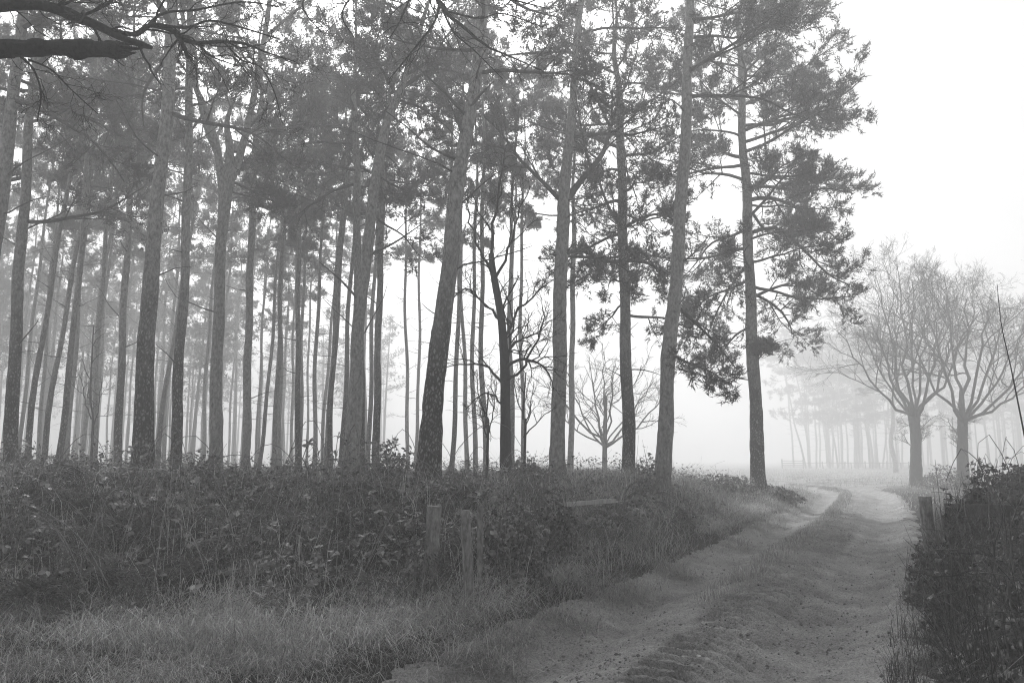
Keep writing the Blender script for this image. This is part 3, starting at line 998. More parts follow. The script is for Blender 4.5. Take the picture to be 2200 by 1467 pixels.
# ------------------------------------------------------------------ bare trees
def bare_tree(name, label, Y, pix, limbs, bark, n=(5, 6, 5, 4), up=0.1, base_z=None, curl=0.2, group=None, lens=(0.5, 0.5, 0.5), rmin=0.006, extra=6, ang=(25, 60), fine=True):
    pts = [[*at(px, py, Y), w * 0.5 / FPX * Y] for px, py, w in pix]
    bx, by = pts[0][:2]
    zb = gz(bx, by)
    pts[0][2] = min(pts[0][2], zb)
    root = thing(name, (bx, by, zb), label, 'tree', group)
    path = smooth_path([[bx, by, zb - 0.25, pts[0][3] * 1.35]] + pts, 40)
    V, Q, _ = tubes(path[:, :3], path[:, 3], 18, 0.1, 5)
    MB().add(V, Q).build('trunk', MAT[bark], root)
    P1, R1 = [], []
    for lp, w0, w1 in limbs:
        q = smooth_path([at(px, py, Y + dy) for px, py, dy in lp], 10)
        q[1:-1] += rng.normal(size=(8, 3)) * 0.032 * np.linalg.norm(q[-1] - q[0]) * 0.4
        r = np.linspace(w0, w1, 10) * 0.5 / FPX * Y
        V, Q, _ = tubes(q, r, 8, 0.1, 9)
        MB().add(V, Q).build('limb', MAT[bark], root)
        P1.append(q); R1.append(r)
    P1.append(smooth_path(path[10:, :3], 10)); R1.append(np.interp(np.linspace(10, 39, 10), np.arange(40), path[:, 3]))
    P, R = np.array(P1), np.array(R1)
    L = np.linalg.norm(P[:, -1] - P[:, 0], axis=1)
    L = np.minimum(L, np.median(L) * 1.2)
    m = MB()
    K = (7, 5, 4, 3)
    for lv, nn in enumerate(n):
        P, R, L2 = spawn(P, R, nn, 0.25 if lv == 0 else 0.2, 1.0, ang, L * lens[min(lv, 2)], K=K[min(lv, 3)], up=up, curl=curl, rfac=0.65, rmin=rmin * (1.0 if lv > 1 else 1.5), flat=0.1)
        L = L2
        V, Q, _ = tubes(P, R, 5 if lv == 0 else (4 if lv == 1 else 3))
        m.add(V, Q)
    tag(m.build('branchwork', MAT[bark], root), kind='stuff')
    return root


def fan(px, py, n, spread, reach, w0, w1, lo=-75, hi=75):
    out = []
    for i in range(n):
        a = math.radians(lo + (hi - lo) * (i + 0.5 + rng.normal() * 0.15) / n)
        r = reach * rng.uniform(0.85, 1.1)
        ex, ey = px + math.sin(a) * r * spread, py - math.cos(a) * r - 20
        out.append(([(px, py + rng.uniform(-10, 14), 0), (px + math.sin(a) * r * 0.35 * spread * 1.15, py - math.cos(a) * r * 0.3, rng.normal() * 0.8), (px + math.sin(a) * r * 0.7 * spread, py - math.cos(a) * r * 0.68 - 8, rng.normal() * 1.8), (ex, ey, rng.normal() * 2.6)], w0 * rng.uniform(0.7, 1.1), w1))
    return out


bare_tree('oak_tree', 'bare misty oak right of the track with a forked trunk, left of the two', 42.0, [(1967, 1036, 29), (1968, 980, 22), (1966, 920, 21), (1962, 885, 24)], fan(1963, 900, 10, 0.70, 285, 7.5, 1.3, -60, 50), 'oak_grey', (8, 6, 5, 3), 0.13, lens=(0.45, 0.55, 0.6), rmin=0.006)
bare_tree('oak_tree', 'bare misty oak rising behind the right hedge, right of the two', 40.0, [(2068, 1030, 27), (2068, 960, 21), (2068, 910, 20), (2068, 885, 23)], fan(2070, 900, 9, 0.86, 265, 8, 1.3, -42, 70), 'oak_grey', (8, 6, 5, 3), 0.13, lens=(0.45, 0.55, 0.6), rmin=0.006)
bare_tree('bare_tree', 'dark bare broadleaf tree with crooked branches right of the big leaning pine', 18.0, [(1087, 1005, 30), (1086, 900, 22), (1084, 780, 20), (1076, 680, 17), (1062, 600, 15), (1055, 545, 12)],
          [([(1055, 560, 0), (1060, 480, 0.2), (1075, 400, 0.4), (1085, 320, 0.5)], 8, 3), ([(1062, 600, 0), (1090, 540, -0.2), (1110, 470, -0.4), (1140, 400, -0.5)], 7, 2), ([(1060, 590, 0), (1030, 530, 0.3), (1010, 470, 0.5), (1005, 420, 0.6)], 7, 2), ([(1080, 730, 0), (1105, 680, 0.2), (1140, 640, 0.4), (1190, 600, 0.5)], 7, 2), ([(1086, 790, 0), (1130, 770, -0.4), (1170, 790, -0.8), (1190, 840, -1)], 8, 2), ([(1085, 830, 0), (1050, 790, 0.3), (1000, 780, 0.7), (955, 790, 1)], 7, 2), ([(1078, 690, 0), (1040, 650, -0.4), (1000, 620, -0.8), (975, 640, -1)], 6, 2), ([(1086, 760, 0), (1110, 730, 0.3), (1150, 720, 0.8), (1180, 690, 1)], 6, 2), ([(1087, 820, 0), (1120, 790, -0.5), (1160, 720, -1), (1165, 660, -1.2)], 7, 2), ([(1086, 880, 0), (1060, 850, -0.4), (1030, 850, -0.8), (1000, 880, -1)], 5, 2)], 'oak_bark', (7, 5, 4), 0.06, curl=0.26, lens=(0.5, 0.5, 0.5), rmin=0.004)
bare_tree('bare_tree', 'small foggy bare tree in the gap between two pine trunks', 38.0, [(1299, 1000, 13), (1299, 960, 10), (1300, 930, 9), (1302, 850, 6)], fan(1299, 950, 9, 0.85, 170, 5, 1.6, -75, 70), 'oak_grey', (6, 5, 4), 0.10, lens=(0.45, 0.5, 0.5), rmin=0.006)
for px, Y, hpx, lb in [(196, 26, 700, 'thin leafless sapling stem among the left plantation trunks'), (1045, 17, 840, 'leafless hazel sapling at the foot of the crooked bare tree'), (1125, 17.5, 800, 'spindly leafless sapling right of the crooked bare tree')]:
    bare_tree('sapling', lb, Y, [(px, 1000, 6), (px + 4, 900, 5), (px - 2, (1000 + hpx) / 2, 4), (px + 5, hpx, 2.5)], [([(px, 940, 0), (px + 15, 880, 0.1), (px + 22, 820, 0.2)], 3, 1.2), ([(px, 900, 0), (px - 16, 850, 0.1), (px - 20, 800, 0.2)], 3, 1.2)], 'oak_bark', (5, 4, 3), 0.12, lens=(0.5, 0.5, 0.5), rmin=0.003)

# the near oak: its trunk stands outside the picture on the left, its boughs hang into the top of it
OX, OY = -7.6, 5.6
root = thing('oak_tree', (OX, OY, gz(OX, OY)), 'near black oak boughs with a broken stub overhanging the top left corner', 'tree')
zo = gz(OX, OY)
path = smooth_path([[OX, OY, zo - 0.3, 0.62], [OX, OY, zo + 0.6, 0.46], [OX + 0.1, OY, 3.0, 0.40], [OX + 0.1, OY + 0.1, 5.2, 0.38], [OX - 0.1, OY + 0.3, 8, 0.3], [OX + 0.3, OY, 11, 0.2], [OX, OY, 14.5, 0.08]], 60)
V, Q, _ = tubes(path[:, :3], path[:, 3], 22, 0.12, 2)
MB().add(V, Q).build('trunk', MAT['oak_bark'], root)


def bough(pix, name, start=None, n=40, sides=14, lump=0.22):
    q = [[*at(px, py, Y), w * 0.5 / FPX * Y] for px, py, Y, w in pix]
    if start is not None: q = [start] + q
    q = smooth_path(q, n)
    V, Q, tri = tubes(q[:, :3], np.maximum(q[:, 3], 0.002), sides, lump, 4, cap=True)
    b = MB().add(V, Q, tri)
    return q, b


q, b = bough([(-150, 122, 6.2, 48), (0, 107, 6.2, 42), (90, 102, 6.2, 38), (170, 105, 6.2, 38), (230, 106, 6.2, 38), (268, 108, 6.2, 32)], 'broken_limb', [OX + 0.2, OY + 0.2, 4.9, 0.16], 130, 26, 0.5)
for k in range(9):                                              # the splintered end
    p0 = at(250, 92 + k * 4, 6.2 + 0.05 * math.sin(k * 2))
    p1 = at(280 + (28 if k in (3, 4) else rng.uniform(-6, 14)), 98 + k * 2.0, 6.2 + 0.05 * math.sin(k * 2))
    V, Q, tri = tubes(smooth_path([p0, (p0 + p1) / 2, p1], 5), np.linspace(0.022, 0.003, 5), 5, cap=True)
    b.add(V, Q, tri)
b.build('broken_limb', MAT['oak_bark'], root)
q2, b2 = bough([(-120, 20, 6.8, 32), (0, 14, 6.8, 27), (60, 9, 6.8, 26), (115, 17, 6.8, 24), (160, 36, 6.8, 25), (215, 58, 6.8, 19), (262, 82, 6.8, 16), (310, 98, 6.8, 14), (326, 103, 6.8, 9)], 'limb', [OX + 0.2, OY + 0.4, 5.4, 0.14])
b2.build('limb', MAT['oak_bark'], root)
SUB = [
    [(232, 64, 6.8, 11), (290, 74, 6.8, 12), (318, 56, 6.8, 11), (345, 58, 6.8, 12), (370, 66, 6.8, 13), (395, 85, 6.8, 11), (425, 93, 6.8, 9), (480, 90, 6.8, 8), (530, 96, 6.9, 6), (570, 112, 7.0, 4), (640, 135, 7.1, 2.5)],
    [(372, 66, 6.8, 11), (386, 85, 6.78, 11), (396, 105, 6.76, 9), (404, 126, 6.75, 5)],
    [(330, 52, 6.8, 8), (400, 60, 6.7, 6), (450, 45, 6.7, 5), (520, 60, 6.7, 4), (600, 85, 6.7, 2.5)],
    [(165, 38, 6.8, 8), (200, 25, 6.7, 6), (240, 2, 6.7, 5), (260, -40, 6.6, 4)],
    [(300, 72, 6.8, 7), (350, 30, 7.0, 6), (420, 22, 7.2, 5), (520, 5, 7.3, 4), (600, 15, 7.4, 2.5)],
    [(480, 90, 6.8, 5), (520, 130, 6.8, 4), (560, 145, 6.9, 3), (590, 200, 7.0, 2.5), (605, 260, 7.0, 1.6)],
    [(425, 93, 6.8, 5), (455, 120, 6.7, 4), (500, 122, 6.6, 3), (540, 170, 6.6, 2)],
    [(120, 18, 6.8, 7), (180, -10, 6.9, 5), (240, -40, 7, 4), (330, -60, 7, 3)],
    [(45, 122, 6.2, 6), (72, 150, 6.2, 5), (88, 200, 6.2, 4), (80, 262, 6.25, 2)],
    [(60, 128, 6.2, 5), (110, 150, 6.3, 4), (150, 190, 6.4, 3), (210, 245, 6.4, 2)],
    [(20, 10, 6.8, 6), (60, -20, 6.9, 5), (120, -50, 7, 4)],
]
FAR = [
    [(640, -160, 8.2, 16), (800, -110, 8.6, 13), (920, -40, 9.0, 11), (948, 18, 9.0, 9), (1000, 62, 9.0, 8), (1042, 98, 9.0, 6), (1092, 120, 9.1, 4), (1165, 152, 9.2, 2)],
    [(944, 10, 9.0, 7), (932, 50, 8.9, 5), (880, 118, 8.8, 4), (835, 172, 8.8, 2)],
    [(950, 20, 9.0, 6), (975, 70, 9.0, 4), (1020, 110, 9.1, 3), (1080, 170, 9.2, 1.8)],
    [(960, 25, 9.0, 5), (1030, 40, 9.0, 4), (1080, 30, 9.0, 3), (1170, 60, 9.0, 1.8)],
    [(850, -80, 8.7, 7), (880, -20, 8.7, 5), (862, 40, 8.7, 4), (830, 95, 8.7, 2)],
    [(700, -140, 8.3, 8), (690, -60, 8.2, 6), (650, 10, 8.1, 4), (690, 70, 8.1, 2)],
    [(760, -120, 8.5, 7), (770, -40, 8.5, 5), (735, 30, 8.5, 4), (760, 80, 8.5, 2)],
    [(930, -20, 9.0, 7), (1010, -20, 9.0, 5), (1100, 0, 9.0, 4), (1180, 20, 9.1, 2)],
]
start_far = [OX + 0.2, OY + 0.2, 7.0, 0.2]
P1, R1 = [], []
for k, pth in enumerate(SUB + FAR):
    q, b = bough(pth, 'limb', start_far if k == len(SUB) else None, 40 if len(pth) > 6 else 22, 8, 0.2)
    jit = rng.normal(size=(len(q), 3)) * 0.006
    q[:, :3] += jit
    b.build('limb', MAT['oak_bark'], root)
    if k == len(SUB):
        q = smooth_path(q[20:], 40)
    q = smooth_path(q, 12)
    P1.append(q[:, :3]); R1.append(q[:, 3])
q = smooth_path(q2[18:], 12)
P1.append(q[:, :3]); R1.append(q[:, 3])
P, R = np.array(P1), np.array(R1)
m = MB()
L = np.clip(np.linalg.norm(P[:, -1] - P[:, 0], axis=1), 0.5, 1.3)
for lv, (nn, ls, K) in enumerate([(8, 0.55, 7), (5, 0.5, 5), (3, 0.5, 4)]):
    P, R, L = spawn(P, R, nn, 0.12, 1.0, (25, 65), np.clip(L * ls, 0.12, 0.95), K=K, up=-0.03, curl=0.3, rfac=0.5, rmin=0.0018, droop=0.03)
    V, Q, _ = tubes(P, R, 5 if lv == 0 else 3)
    m.add(V, Q)
V, Q, _ = spawn(P, R, 2, 0.5, 1.0, (30, 60), (0.02, 0.05), K=2, rmin=0.003)
tag(m.build('twig', MAT['oak_bark'], root), kind='stuff')
# the rest of its crown, above and beside the picture
c0 = path[20:, :3]
P, R, L = spawn(smooth_path(c0, 12)[None], np.interp(np.linspace(20, 59, 12), np.arange(60), path[:, 3])[None], 14, 0.15, 1.0, (40, 80), (2.5, 4.5), K=7, up=0.15, curl=0.2)
keep = (P[:, -1, 0] < OX + 1.0) | (P[:, -1, 2] > 11.5) | (P[:, -1, 1] < 3)
P, R, L = P[keep], R[keep], L[keep]
m = MB()
for lv, nn in enumerate((6, 5, 4)):
    V, Q, _ = tubes(P, R, 6 if lv == 0 else 4)
    m.add(V, Q)
    P, R, L = spawn(P, R, nn, 0.25, 1.0, (30, 60), L * 0.45, K=5, up=0.08, curl=0.22)
V, Q, _ = tubes(P, R, 3)
m.add(V, Q)
tag(m.build('crown', MAT['oak_bark'], root), kind='stuff')

# ------------------------------------------------------------------ fences and gates
def beam(mb, a, b, w, h, up=(0, 0, 1), rough=0.004):
    """A timber from a to b, w wide and h high, with slightly uneven edges."""
    a, b = np.asarray(a, float), np.asarray(b, float)
    K = 7
    d = unit(b - a)
    s = unit(np.cross(d, up))
    u_ = np.cross(s, d)
    V = []
    for k in range(K):
        c = a + (b - a) * k / (K - 1)
        for (i, j) in ((-1, -1), (-0.8, -1), (0.8, -1), (1, -1), (1, 1), (0.8, 1), (-0.8, 1), (-1, 1)):
            ch = 0.9 if abs(i) == 1 else 1
            V.append(c + s * (i * w / 2) + u_ * (j * ch * h / 2) + rng.normal(size=3) * rough)
    Q = []
    for k in range(K - 1):
        for j in range(8):
            Q.append((k * 8 + j, k * 8 + (j + 1) % 8, (k + 1) * 8 + (j + 1) % 8, (k + 1) * 8 + j))
    T = []
    for k in range(1, 7):
        T += [(0, k + 1, k), ((K - 1) * 8, (K - 1) * 8 + k, (K - 1) * 8 + k + 1)]
    mb.add(V, Q, T)
    return mb


def post(name, label, px, py_top, Y, w, mat, cat='post', lean=(0, 0), round_=False, group=None):
    t = at(px, py_top, Y)
    zb = gz(t[0], Y)
    root = thing(name, (t[0] - lean[0], Y - lean[1], zb), label, cat, group)
    b0 = np.array([t[0] - lean[0], Y - lean[1], zb - 0.3])
    m = MB()
    if round_:
        p = smooth_path([b0, (b0 + t) / 2 + rng.normal(size=3) * 0.01, t], 24)
        V, Q, tri = tubes(p, np.full(24, w / 2) * np.linspace(1.08, 0.95, 24), 16, 0.08, 3, cap=True)
        m.add(V, Q, tri)
    else:
        beam(m, b0, t, w, w, (0, 1, 0), 0.005)
    m.build('shaft', MAT[mat], root, smooth=round_)
    return root


post('fence_post', 'pale square-topped fence post stump poking out of the brambles', 932, 1086, 7.95, 0.14, 'wood', lean=(0.03, 0))
post('fence_post', 'old weathered gatepost with flaking base at the bramble edge', 999, 1096, 7.5, 0.095, 'wood', lean=(-0.06, -0.05), round_=True)
# the old gate, open and overgrown along the bank
ga, gb = at(1032, 1110, 7.9), at(1322, 1076, 12.2)
ga[2], gb[2] = 1.02, at(1322, 1080, 12.2)[2]
gr = thing('field_gate', (ga[0], ga[1], gz(ga[0], ga[1])), 'old broken field gate swallowed by brambles, the broken half of its top bar showing', 'gate')
for p in (ga, gb):
    z0 = gz(p[0], p[1])
    beam(MB(), (p[0], p[1], z0 - 0.05), p + np.array([0, 0, 0.06]), 0.055, 0.055, (0, 1, 0), 0.003).build('stile', MAT['wood'], gr, smooth=False)
for k, f in enumerate((1.0,)):
    a, b = at(1212, 1083, 10.35), at(1324, 1075, 12.2)           # the half of the broken top bar that is left
    beam(MB(), a, b, 0.05, 0.06, (0, 0, 1), 0.003).build('bar', MAT['wood_pale'], gr, smooth=False)
# right-hand fence
Y0 = 9.0
pr = at(1987, 1066, Y0)
fr = thing('wooden_fence', (pr[0], Y0, gz(pr[0], Y0)), 'dark timber fence with a round gatepost smothered in brambles right of the track', 'fence')
p = smooth_path([[pr[0], Y0, gz(pr[0], Y0) - 0.3], [pr[0] + 0.01, Y0, 0.6], pr], 24)
V, Q, tri = tubes(p, np.full(24, 0.068), 18, 0.07, 2, cap=True)
MB().add(V, Q, tri).build('post', MAT['wood'], fr)
for i, (px, py, Y, w, h) in enumerate([(2046, 1106, 8.9, 0.2, 0.04), (2162, 1095, 8.75, 0.13, 0.1), (2330, 1095, 8.5, 0.13, 0.1)]):
    t = at(px, py, Y)
    beam(MB(), (t[0], Y, gz(t[0], Y) - 0.2), t, w, h, (0, 1, 0), 0.005).build('post' if i else 'board', MAT['wood_dark'], fr, smooth=False)
for (a, b, h) in [((2030, 1094, 8.84), (2420, 1104, 8.3), 0.13), ((2000, 1200, 8.88), (2420, 1225, 8.3), 0.12), ((2000, 1290, 8.88), (2420, 1320, 8.3), 0.12)]:
    beam(MB(), at(*a), at(*b), 0.035, h, (0, 0, 1), 0.004).build('rail', MAT['wood_dark'], fr, smooth=False)
# far gate and fence across the field
fy = 112.0
def far_at(px, z): return np.array([(px - 1100) / FPX * fy * (1.0 / 1.0), fy, gz((px - 1100) / FPX * fy, fy) + z])
fg = thing('field_gate', far_at(1673, 0), 'faint five-barred gate at the far side of the field', 'gate')
for px in (1673, 1718):
    beam(MB(), far_at(px, -0.2), far_at(px, 1.35), 0.14, 0.14, (0, 1, 0)).build('stile', MAT['dead_wood'], fg, smooth=False)
for z in (0.3, 0.55, 0.8, 1.12):
    beam(MB(), far_at(1673, z), far_at(1718, z), 0.05, 0.09).build('bar', MAT['dead_wood'], fg, smooth=False)
ff = thing('wooden_fence', far_at(1724, 0), 'faint row of fence stakes under the far shelter belt', 'fence')
for px in range(1730, 1960, 15):
    beam(MB(), far_at(px, -0.2), far_at(px + rp.uniform(-2, 2), 1.0 + rp.uniform(-0.15, 0.15)), 0.12, 0.12, (0, 1, 0)).build('stake', MAT['dead_wood'], ff, smooth=False)
beam(MB(), far_at(1725, 0.8), far_at(1960, 0.8), 0.04, 0.08).build('rail', MAT['dead_wood'], ff, smooth=False)

# ------------------------------------------------------------------ undergrowth
def scatter(n, x0, x1, y0, y1, keep, fall=1.3, yref=8.0):
    """Random ground points, thinned with distance and by keep(x, y, d, s, e, h)."""
    out = []
    got = 0
    for _ in range(60):
        x = rng.uniform(x0, x1, 40000)
        y = y0 * (y1 / y0) ** rng.random(40000)
        pr_ = np.minimum(1, (yref / y) ** (fall - 1))            # log spacing already gives 1/y
        d, s, e, h = lie(x, y)
        px = 1100 + x / y * FPX
        k = (rng.random(40000) < pr_ * keep(x, y, d, s, e, h)) & (px > -160) & (px < 2380)
        out.append(np.stack([x[k], y[k]], 1))
        got += k.sum()
        if got >= n: break
    return np.vstack(out)[:n]


def thicket_h(x, y, e):
    return (0.08 + 0.5 * fbm2(x * 0.8, y * 0.8, 61) ** 1.3 + 0.5 * sstep(fbm2(x * 1.1, y * 1.1, 67), 0.46, 0.7)) * sstep(e, -0.45, 0.7)


def thicket_normal(x, y):
    a = 0.25
    f = lambda X, Yy: ground_z(X, Yy) + thicket_h(X, Yy, lie(X, Yy)[2])
    gx, gy = (f(x + a, y) - f(x - a, y)) / (2 * a), (f(x, y + a) - f(x, y - a)) / (2 * a)
    return unit(np.stack([-gx, -gy, np.ones_like(gx)], 1))


thk = thing('bramble_thicket', (-2.0, 10.0, gz(-2.0, 10.0)), 'dense tangle of bramble and dead bracken covering the bank left of the track', 'brambles')
patch = lambda x, y: sstep(fbm2(x * 0.9, y * 0.9, 71), 0.38, 0.62)
pts = scatter(15000, -22, 10, 7.0, 30, lambda x, y, d, s, e, h: (e > -0.35) * (np.abs(d) > 1.9) * (0.10 + 0.90 * patch(x, y)), 1.45)
x, y = pts[:, 0], pts[:, 1]
e = lie(x, y)[2]
H = thicket_h(x, y, e)
nr = thicket_normal(x, y)
uu = rng.random(len(x)) ** 0.45
pos = np.stack([x, y, ground_z(x, y) + H * uu * (1.06 - 0.25 * sstep(y, 13, 18)) + 0.02], 1) + rng.normal(size=(len(x), 3)) * 0.02
dr = unit(rng.normal(size=(len(x), 3)) * np.array([1, 1, 0.35]) + nr * 0.1 + np.array([0, -0.25, 0]))
nn_ = unit(nr + rng.normal(size=nr.shape) * 0.45)
sz = rng.uniform(0.034, 0.075, len(x)) * (1 - 0.25 * sstep(y, 12, 18))
m = MB()
compound(m, pos, dr, nn_, sz)
tag(m.build('foliage', MAT['bramble'], thk, smooth=False), kind='stuff')
# the largest leaves in front, one object each
leaf_meshes = []
for k in range(4):
    m = MB()
    compound(m, np.zeros((1, 3)), np.array([[1.0, 0, 0]]), np.array([[0.05, 0.1 * k, 1.0]]), np.array([0.058 + 0.006 * k]))
    leaf_meshes.append(m.mesh('leaf', MAT['bramble'], smooth=False))


def leaf_objects(root, P, N, n, sc=(0.8, 1.25), kinds=None):
    kinds = kinds or leaf_meshes
    for i in range(n):
        o = bpy.data.objects.new('leaf', kinds[i % 4])
        z = Vector(N[i]).normalized()
        q_ = z.to_track_quat('Z', 'Y') @ Matrix.Rotation(rng.uniform(0, 6.28), 3, 'Z').to_quaternion()
        o.rotation_mode = 'QUATERNION'
        o.rotation_quaternion = q_
        o.location = Vector(P[i]) - Vector(root['_o'])
        s_ = rng.uniform(*sc)
        o.scale = (s_, s_, s_)
        COL.objects.link(o)
        o.parent = root


sel = np.where((e > -0.2) & (y < 13) & (uu > 0.85))[0]
sel = rng.permutation(sel)[:290]
leaf_objects(thk, pos[sel] + nr[sel] * 0.05, unit(nr[sel] + rng.normal(size=(len(sel), 3)) * 0.4 + np.array([0, -0.3, 0])), len(sel))
# arching stems
P0 = scatter(60, -7, 5, 7.2, 15, lambda x, y, d, s, e, h: (e > -0.1) * (e < 4) * (np.abs(d) > 2.2), 1.5)
for i in range(60):
    x_, y_ = P0[i]
    az = rng.uniform(0, 6.28)
    L = rng.uniform(0.8, 2.0)
    b0 = np.array([x_, y_, gz(x_, y_)])
    hv = np.array([math.cos(az), math.sin(az), 0])
    e1 = b0 + hv * L
    e1[2] = gz(e1[0], e1[1]) + 0.15
    hgt = rng.uniform(0.6, 1.15)
    q = smooth_path([b0, b0 + hv * L * 0.25 + [0, 0, hgt * 0.8], b0 + hv * L * 0.6 + [0, 0, hgt], e1], 16)
    V, Q, _ = tubes(q, np.linspace(0.007, 0.0025, 16), 5)
    MB().add(V, Q).build('stem', MAT['cane'], thk)
# fine dead stalks, bracken and short twigs filling the thicket
m = MB()
pts = scatter(7000, -20, 9, 7.0, 26, lambda x, y, d, s, e, h: (e > -0.3) * (np.abs(d) > 2.0), 1.5)
x, y = pts[:, 0], pts[:, 1]
hh = thicket_h(x, y, lie(x, y)[2])
b0 = np.stack([x, y, ground_z(x, y) + hh * rng.random(len(x)) * 0.8], 1)
d0 = unit(rng.normal(size=(len(x), 3)) * np.array([1, 1, 0.5]) + np.array([0, 0, 0.5]))
L = rng.uniform(0.15, 0.6, len(x))[:, None]
P = np.stack([b0, b0 + d0 * L * 0.5 + rng.normal(size=b0.shape) * 0.02, b0 + d0 * L + np.array([0, 0, -0.06]) * L], 1)
V, Q, _ = tubes(P, np.ones((len(x), 3)) * rng.uniform(0.0012, 0.003, (len(x), 1)), 3)
m.add(V, Q)
tag(m.build('stalk', MAT['stem'], thk), kind='stuff')
m = MB()
pts = scatter(430, -16, 8, 7.2, 18, lambda x, y, d, s, e, h: (e > -0.2) * (np.abs(d) > 2.2) * (0.3 + 0.7 * (1 - patch(x, y))), 1.4)
for x_, y_ in pts:
    hgt = float(thicket_h(np.array([x_]), np.array([y_]), lie(np.array([x_]), np.array([y_]))[2])[0])
    az = rng.uniform(0, 6.28)
    frond(m, (x_, y_, gz(x_, y_) + hgt * rng.uniform(0.2, 0.9)), (math.cos(az), math.sin(az), rng.uniform(0.2, 0.9)), rng.uniform(0.35, 0.75), drop=rng.uniform(0.8, 2.0), npin=11)
tag(m.build('bracken', MAT['bracken'], thk, smooth=False), kind='stuff')
# bracken plants that stand clear
fern_pool = []
for k in range(4):
    root = thing('bracken_plant', (0, 0, 0), 'withered bracken plant with drooping toothed fronds in the thicket', 'fern', 'withered bracken plants along the bank')
    kids = []
    for j in range(4):
        m = MB()
        az = j * 1.6 + rng.uniform(-0.4, 0.4)
        frond(m, (0, 0, 0.0), (math.cos(az) * 0.7, math.sin(az) * 0.7, 1.0), rng.uniform(0.6, 0.95), drop=rng.uniform(1.4, 2.2), npin=15)
        kids.append(m.build('frond', MAT['bracken'], root, smooth=False))
    fern_pool.append((root, kids))
pts = scatter(34, -7, 6, 7.3, 14, lambda x, y, d, s, e, h: (e > 0.0) * (e < 4.5) * (np.abs(d) > 2.4), 1.2)
for i, (x_, y_) in enumerate(pts):
    root, kids = fern_pool[i % 4]
    hgt = float(thicket_h(np.array([x_]), np.array([y_]), lie(np.array([x_]), np.array([y_]))[2])[0])
    loc = (x_, y_, gz(x_, y_) + hgt * 0.35)
    if i < 4:
        root.location = loc
    else:
        copy_tree(root, kids, loc, (0, 0, rng.uniform(0, 6.28)), (1,) * 3, root['label'], root['group'])


def grass(name, label, n, box, keep, L, W, lean, mat, fall=1.4, az=None, bend=0.6):
    pts = scatter(n, *box, keep, fall)
    z = surf_z(pts[:, 0], pts[:, 1]) - 0.01
    m = MB()
    wy = np.maximum(1, pts[:, 1] / 9.0) ** 0.7
    ll = rng.uniform(L[0], L[1], len(pts)) * (0.5 + fbm2(pts[:, 0] * 1.5, pts[:, 1] * 1.5, 81))
    blades(m, np.column_stack([pts, z]), ll, rng.uniform(W[0], W[1], len(pts)) * wy, lean, None if az is None else rng.normal(az, 0.9, len(pts)), bend)
    return tag(m.build(name, MAT[mat], smooth=False), label, kind='stuff')


clump = lambda x, y, k=1.1, sd=91: sstep(fbm2(x * k, y * k, sd), 0.40, 0.60)
grass('verge_grass', 'pale tussocky grass along the left verge', 36000, (-9, 13, 4.6, 34), lambda x, y, d, s, e, h: (d > 0.95) * (e < 0.5) * (0.10 + 0.90 * clump(x, y) * clump(x, y, 2.3, 93)) * sstep(d + 0.7 * (fbm2(x * 1.1, y * 1.1, 37) - 0.5), 1.1, 1.5) * (1 - 0.6 * sstep(e, 0.0, 0.5)), (0.12, 0.4), (0.003, 0.006), 0.95, 'grass', 1.25, az=-1.2, bend=0.9)
grass('hedge_foot_grass', 'dull grass fringing the foot of the right thicket', 7000, (1.5, 12, 4.6, 18), lambda x, y, d, s, e, h: (h > -0.5) * (h < 0.5) * (d < -1.25) * (0.2 + 0.8 * clump(x, y)), (0.1, 0.35), (0.003, 0.006), 0.6, 'hedge_stalk', 1.3)
grass('long_grass', 'bent straw-coloured grass at the foot of the brambles', 14000, (-9, 12, 6.2, 32), lambda x, y, d, s, e, h: (d > 1.9) * (e > -1.3) * (e < 0.5) * (0.25 + 0.75 * clump(x, y, 1.6, 95)), (0.22, 0.6), (0.003, 0.0065), 1.0, 'straw', 1.3, az=-0.6, bend=1.0)
grass('straw_stalk', 'stray dead grass stalks in the thicket', 4200, (-10, 9, 7.2, 26), lambda x, y, d, s, e, h: (e > 0.0) * (e < 6) * (np.abs(d) > 2), (0.35, 0.95), (0.003, 0.006), 0.7, 'straw', 1.45, bend=0.7)
grass('bank_grass', 'tussocky dry grass on the end of the bank', 19000, (-1, 12, 9, 40), lambda x, y, d, s, e, h: (d > 1.6) * (e > -2.5) * (0.2 + 0.8 * clump(x, y)) * (x > 0.6), (0.2, 0.5), (0.004, 0.008), 0.6, 'grass', 1.2)
grass('middle_grass', 'short grass growing along the middle of the track', 16000, (2, 18, 7.4, 46), lambda x, y, d, s, e, h: (d > 0.08) * (d < 0.62) * sstep(s, 15, 19) * (0.1 + 0.9 * clump(x, y, 1.5, 97)) * np.exp(-((d - 0.34) / 0.22) ** 2), (0.06, 0.2), (0.003, 0.006), 0.6, 'grass', 1.1)
grass('field_grass', 'pale grass and stubble of the field beyond the bend', 26000, (4, 45, 22, 110), lambda x, y, d, s, e, h: (np.abs(d) > 1.5) * (e < -0.3) * (h < 1.0) * (0.35 + 0.65 * clump(x, y, 0.6, 99)), (0.06, 0.2), (0.006, 0.012), 0.6, 'grass', 1.0)

# right-hand hedge
def hedge_h(x, y, h):
    return (0.55 + 0.75 * fbm2(x * 0.9, y * 0.9, 63)) * sstep(h, -0.2, 0.9) * (1 - 0.35 * sstep(y, 12, 18))


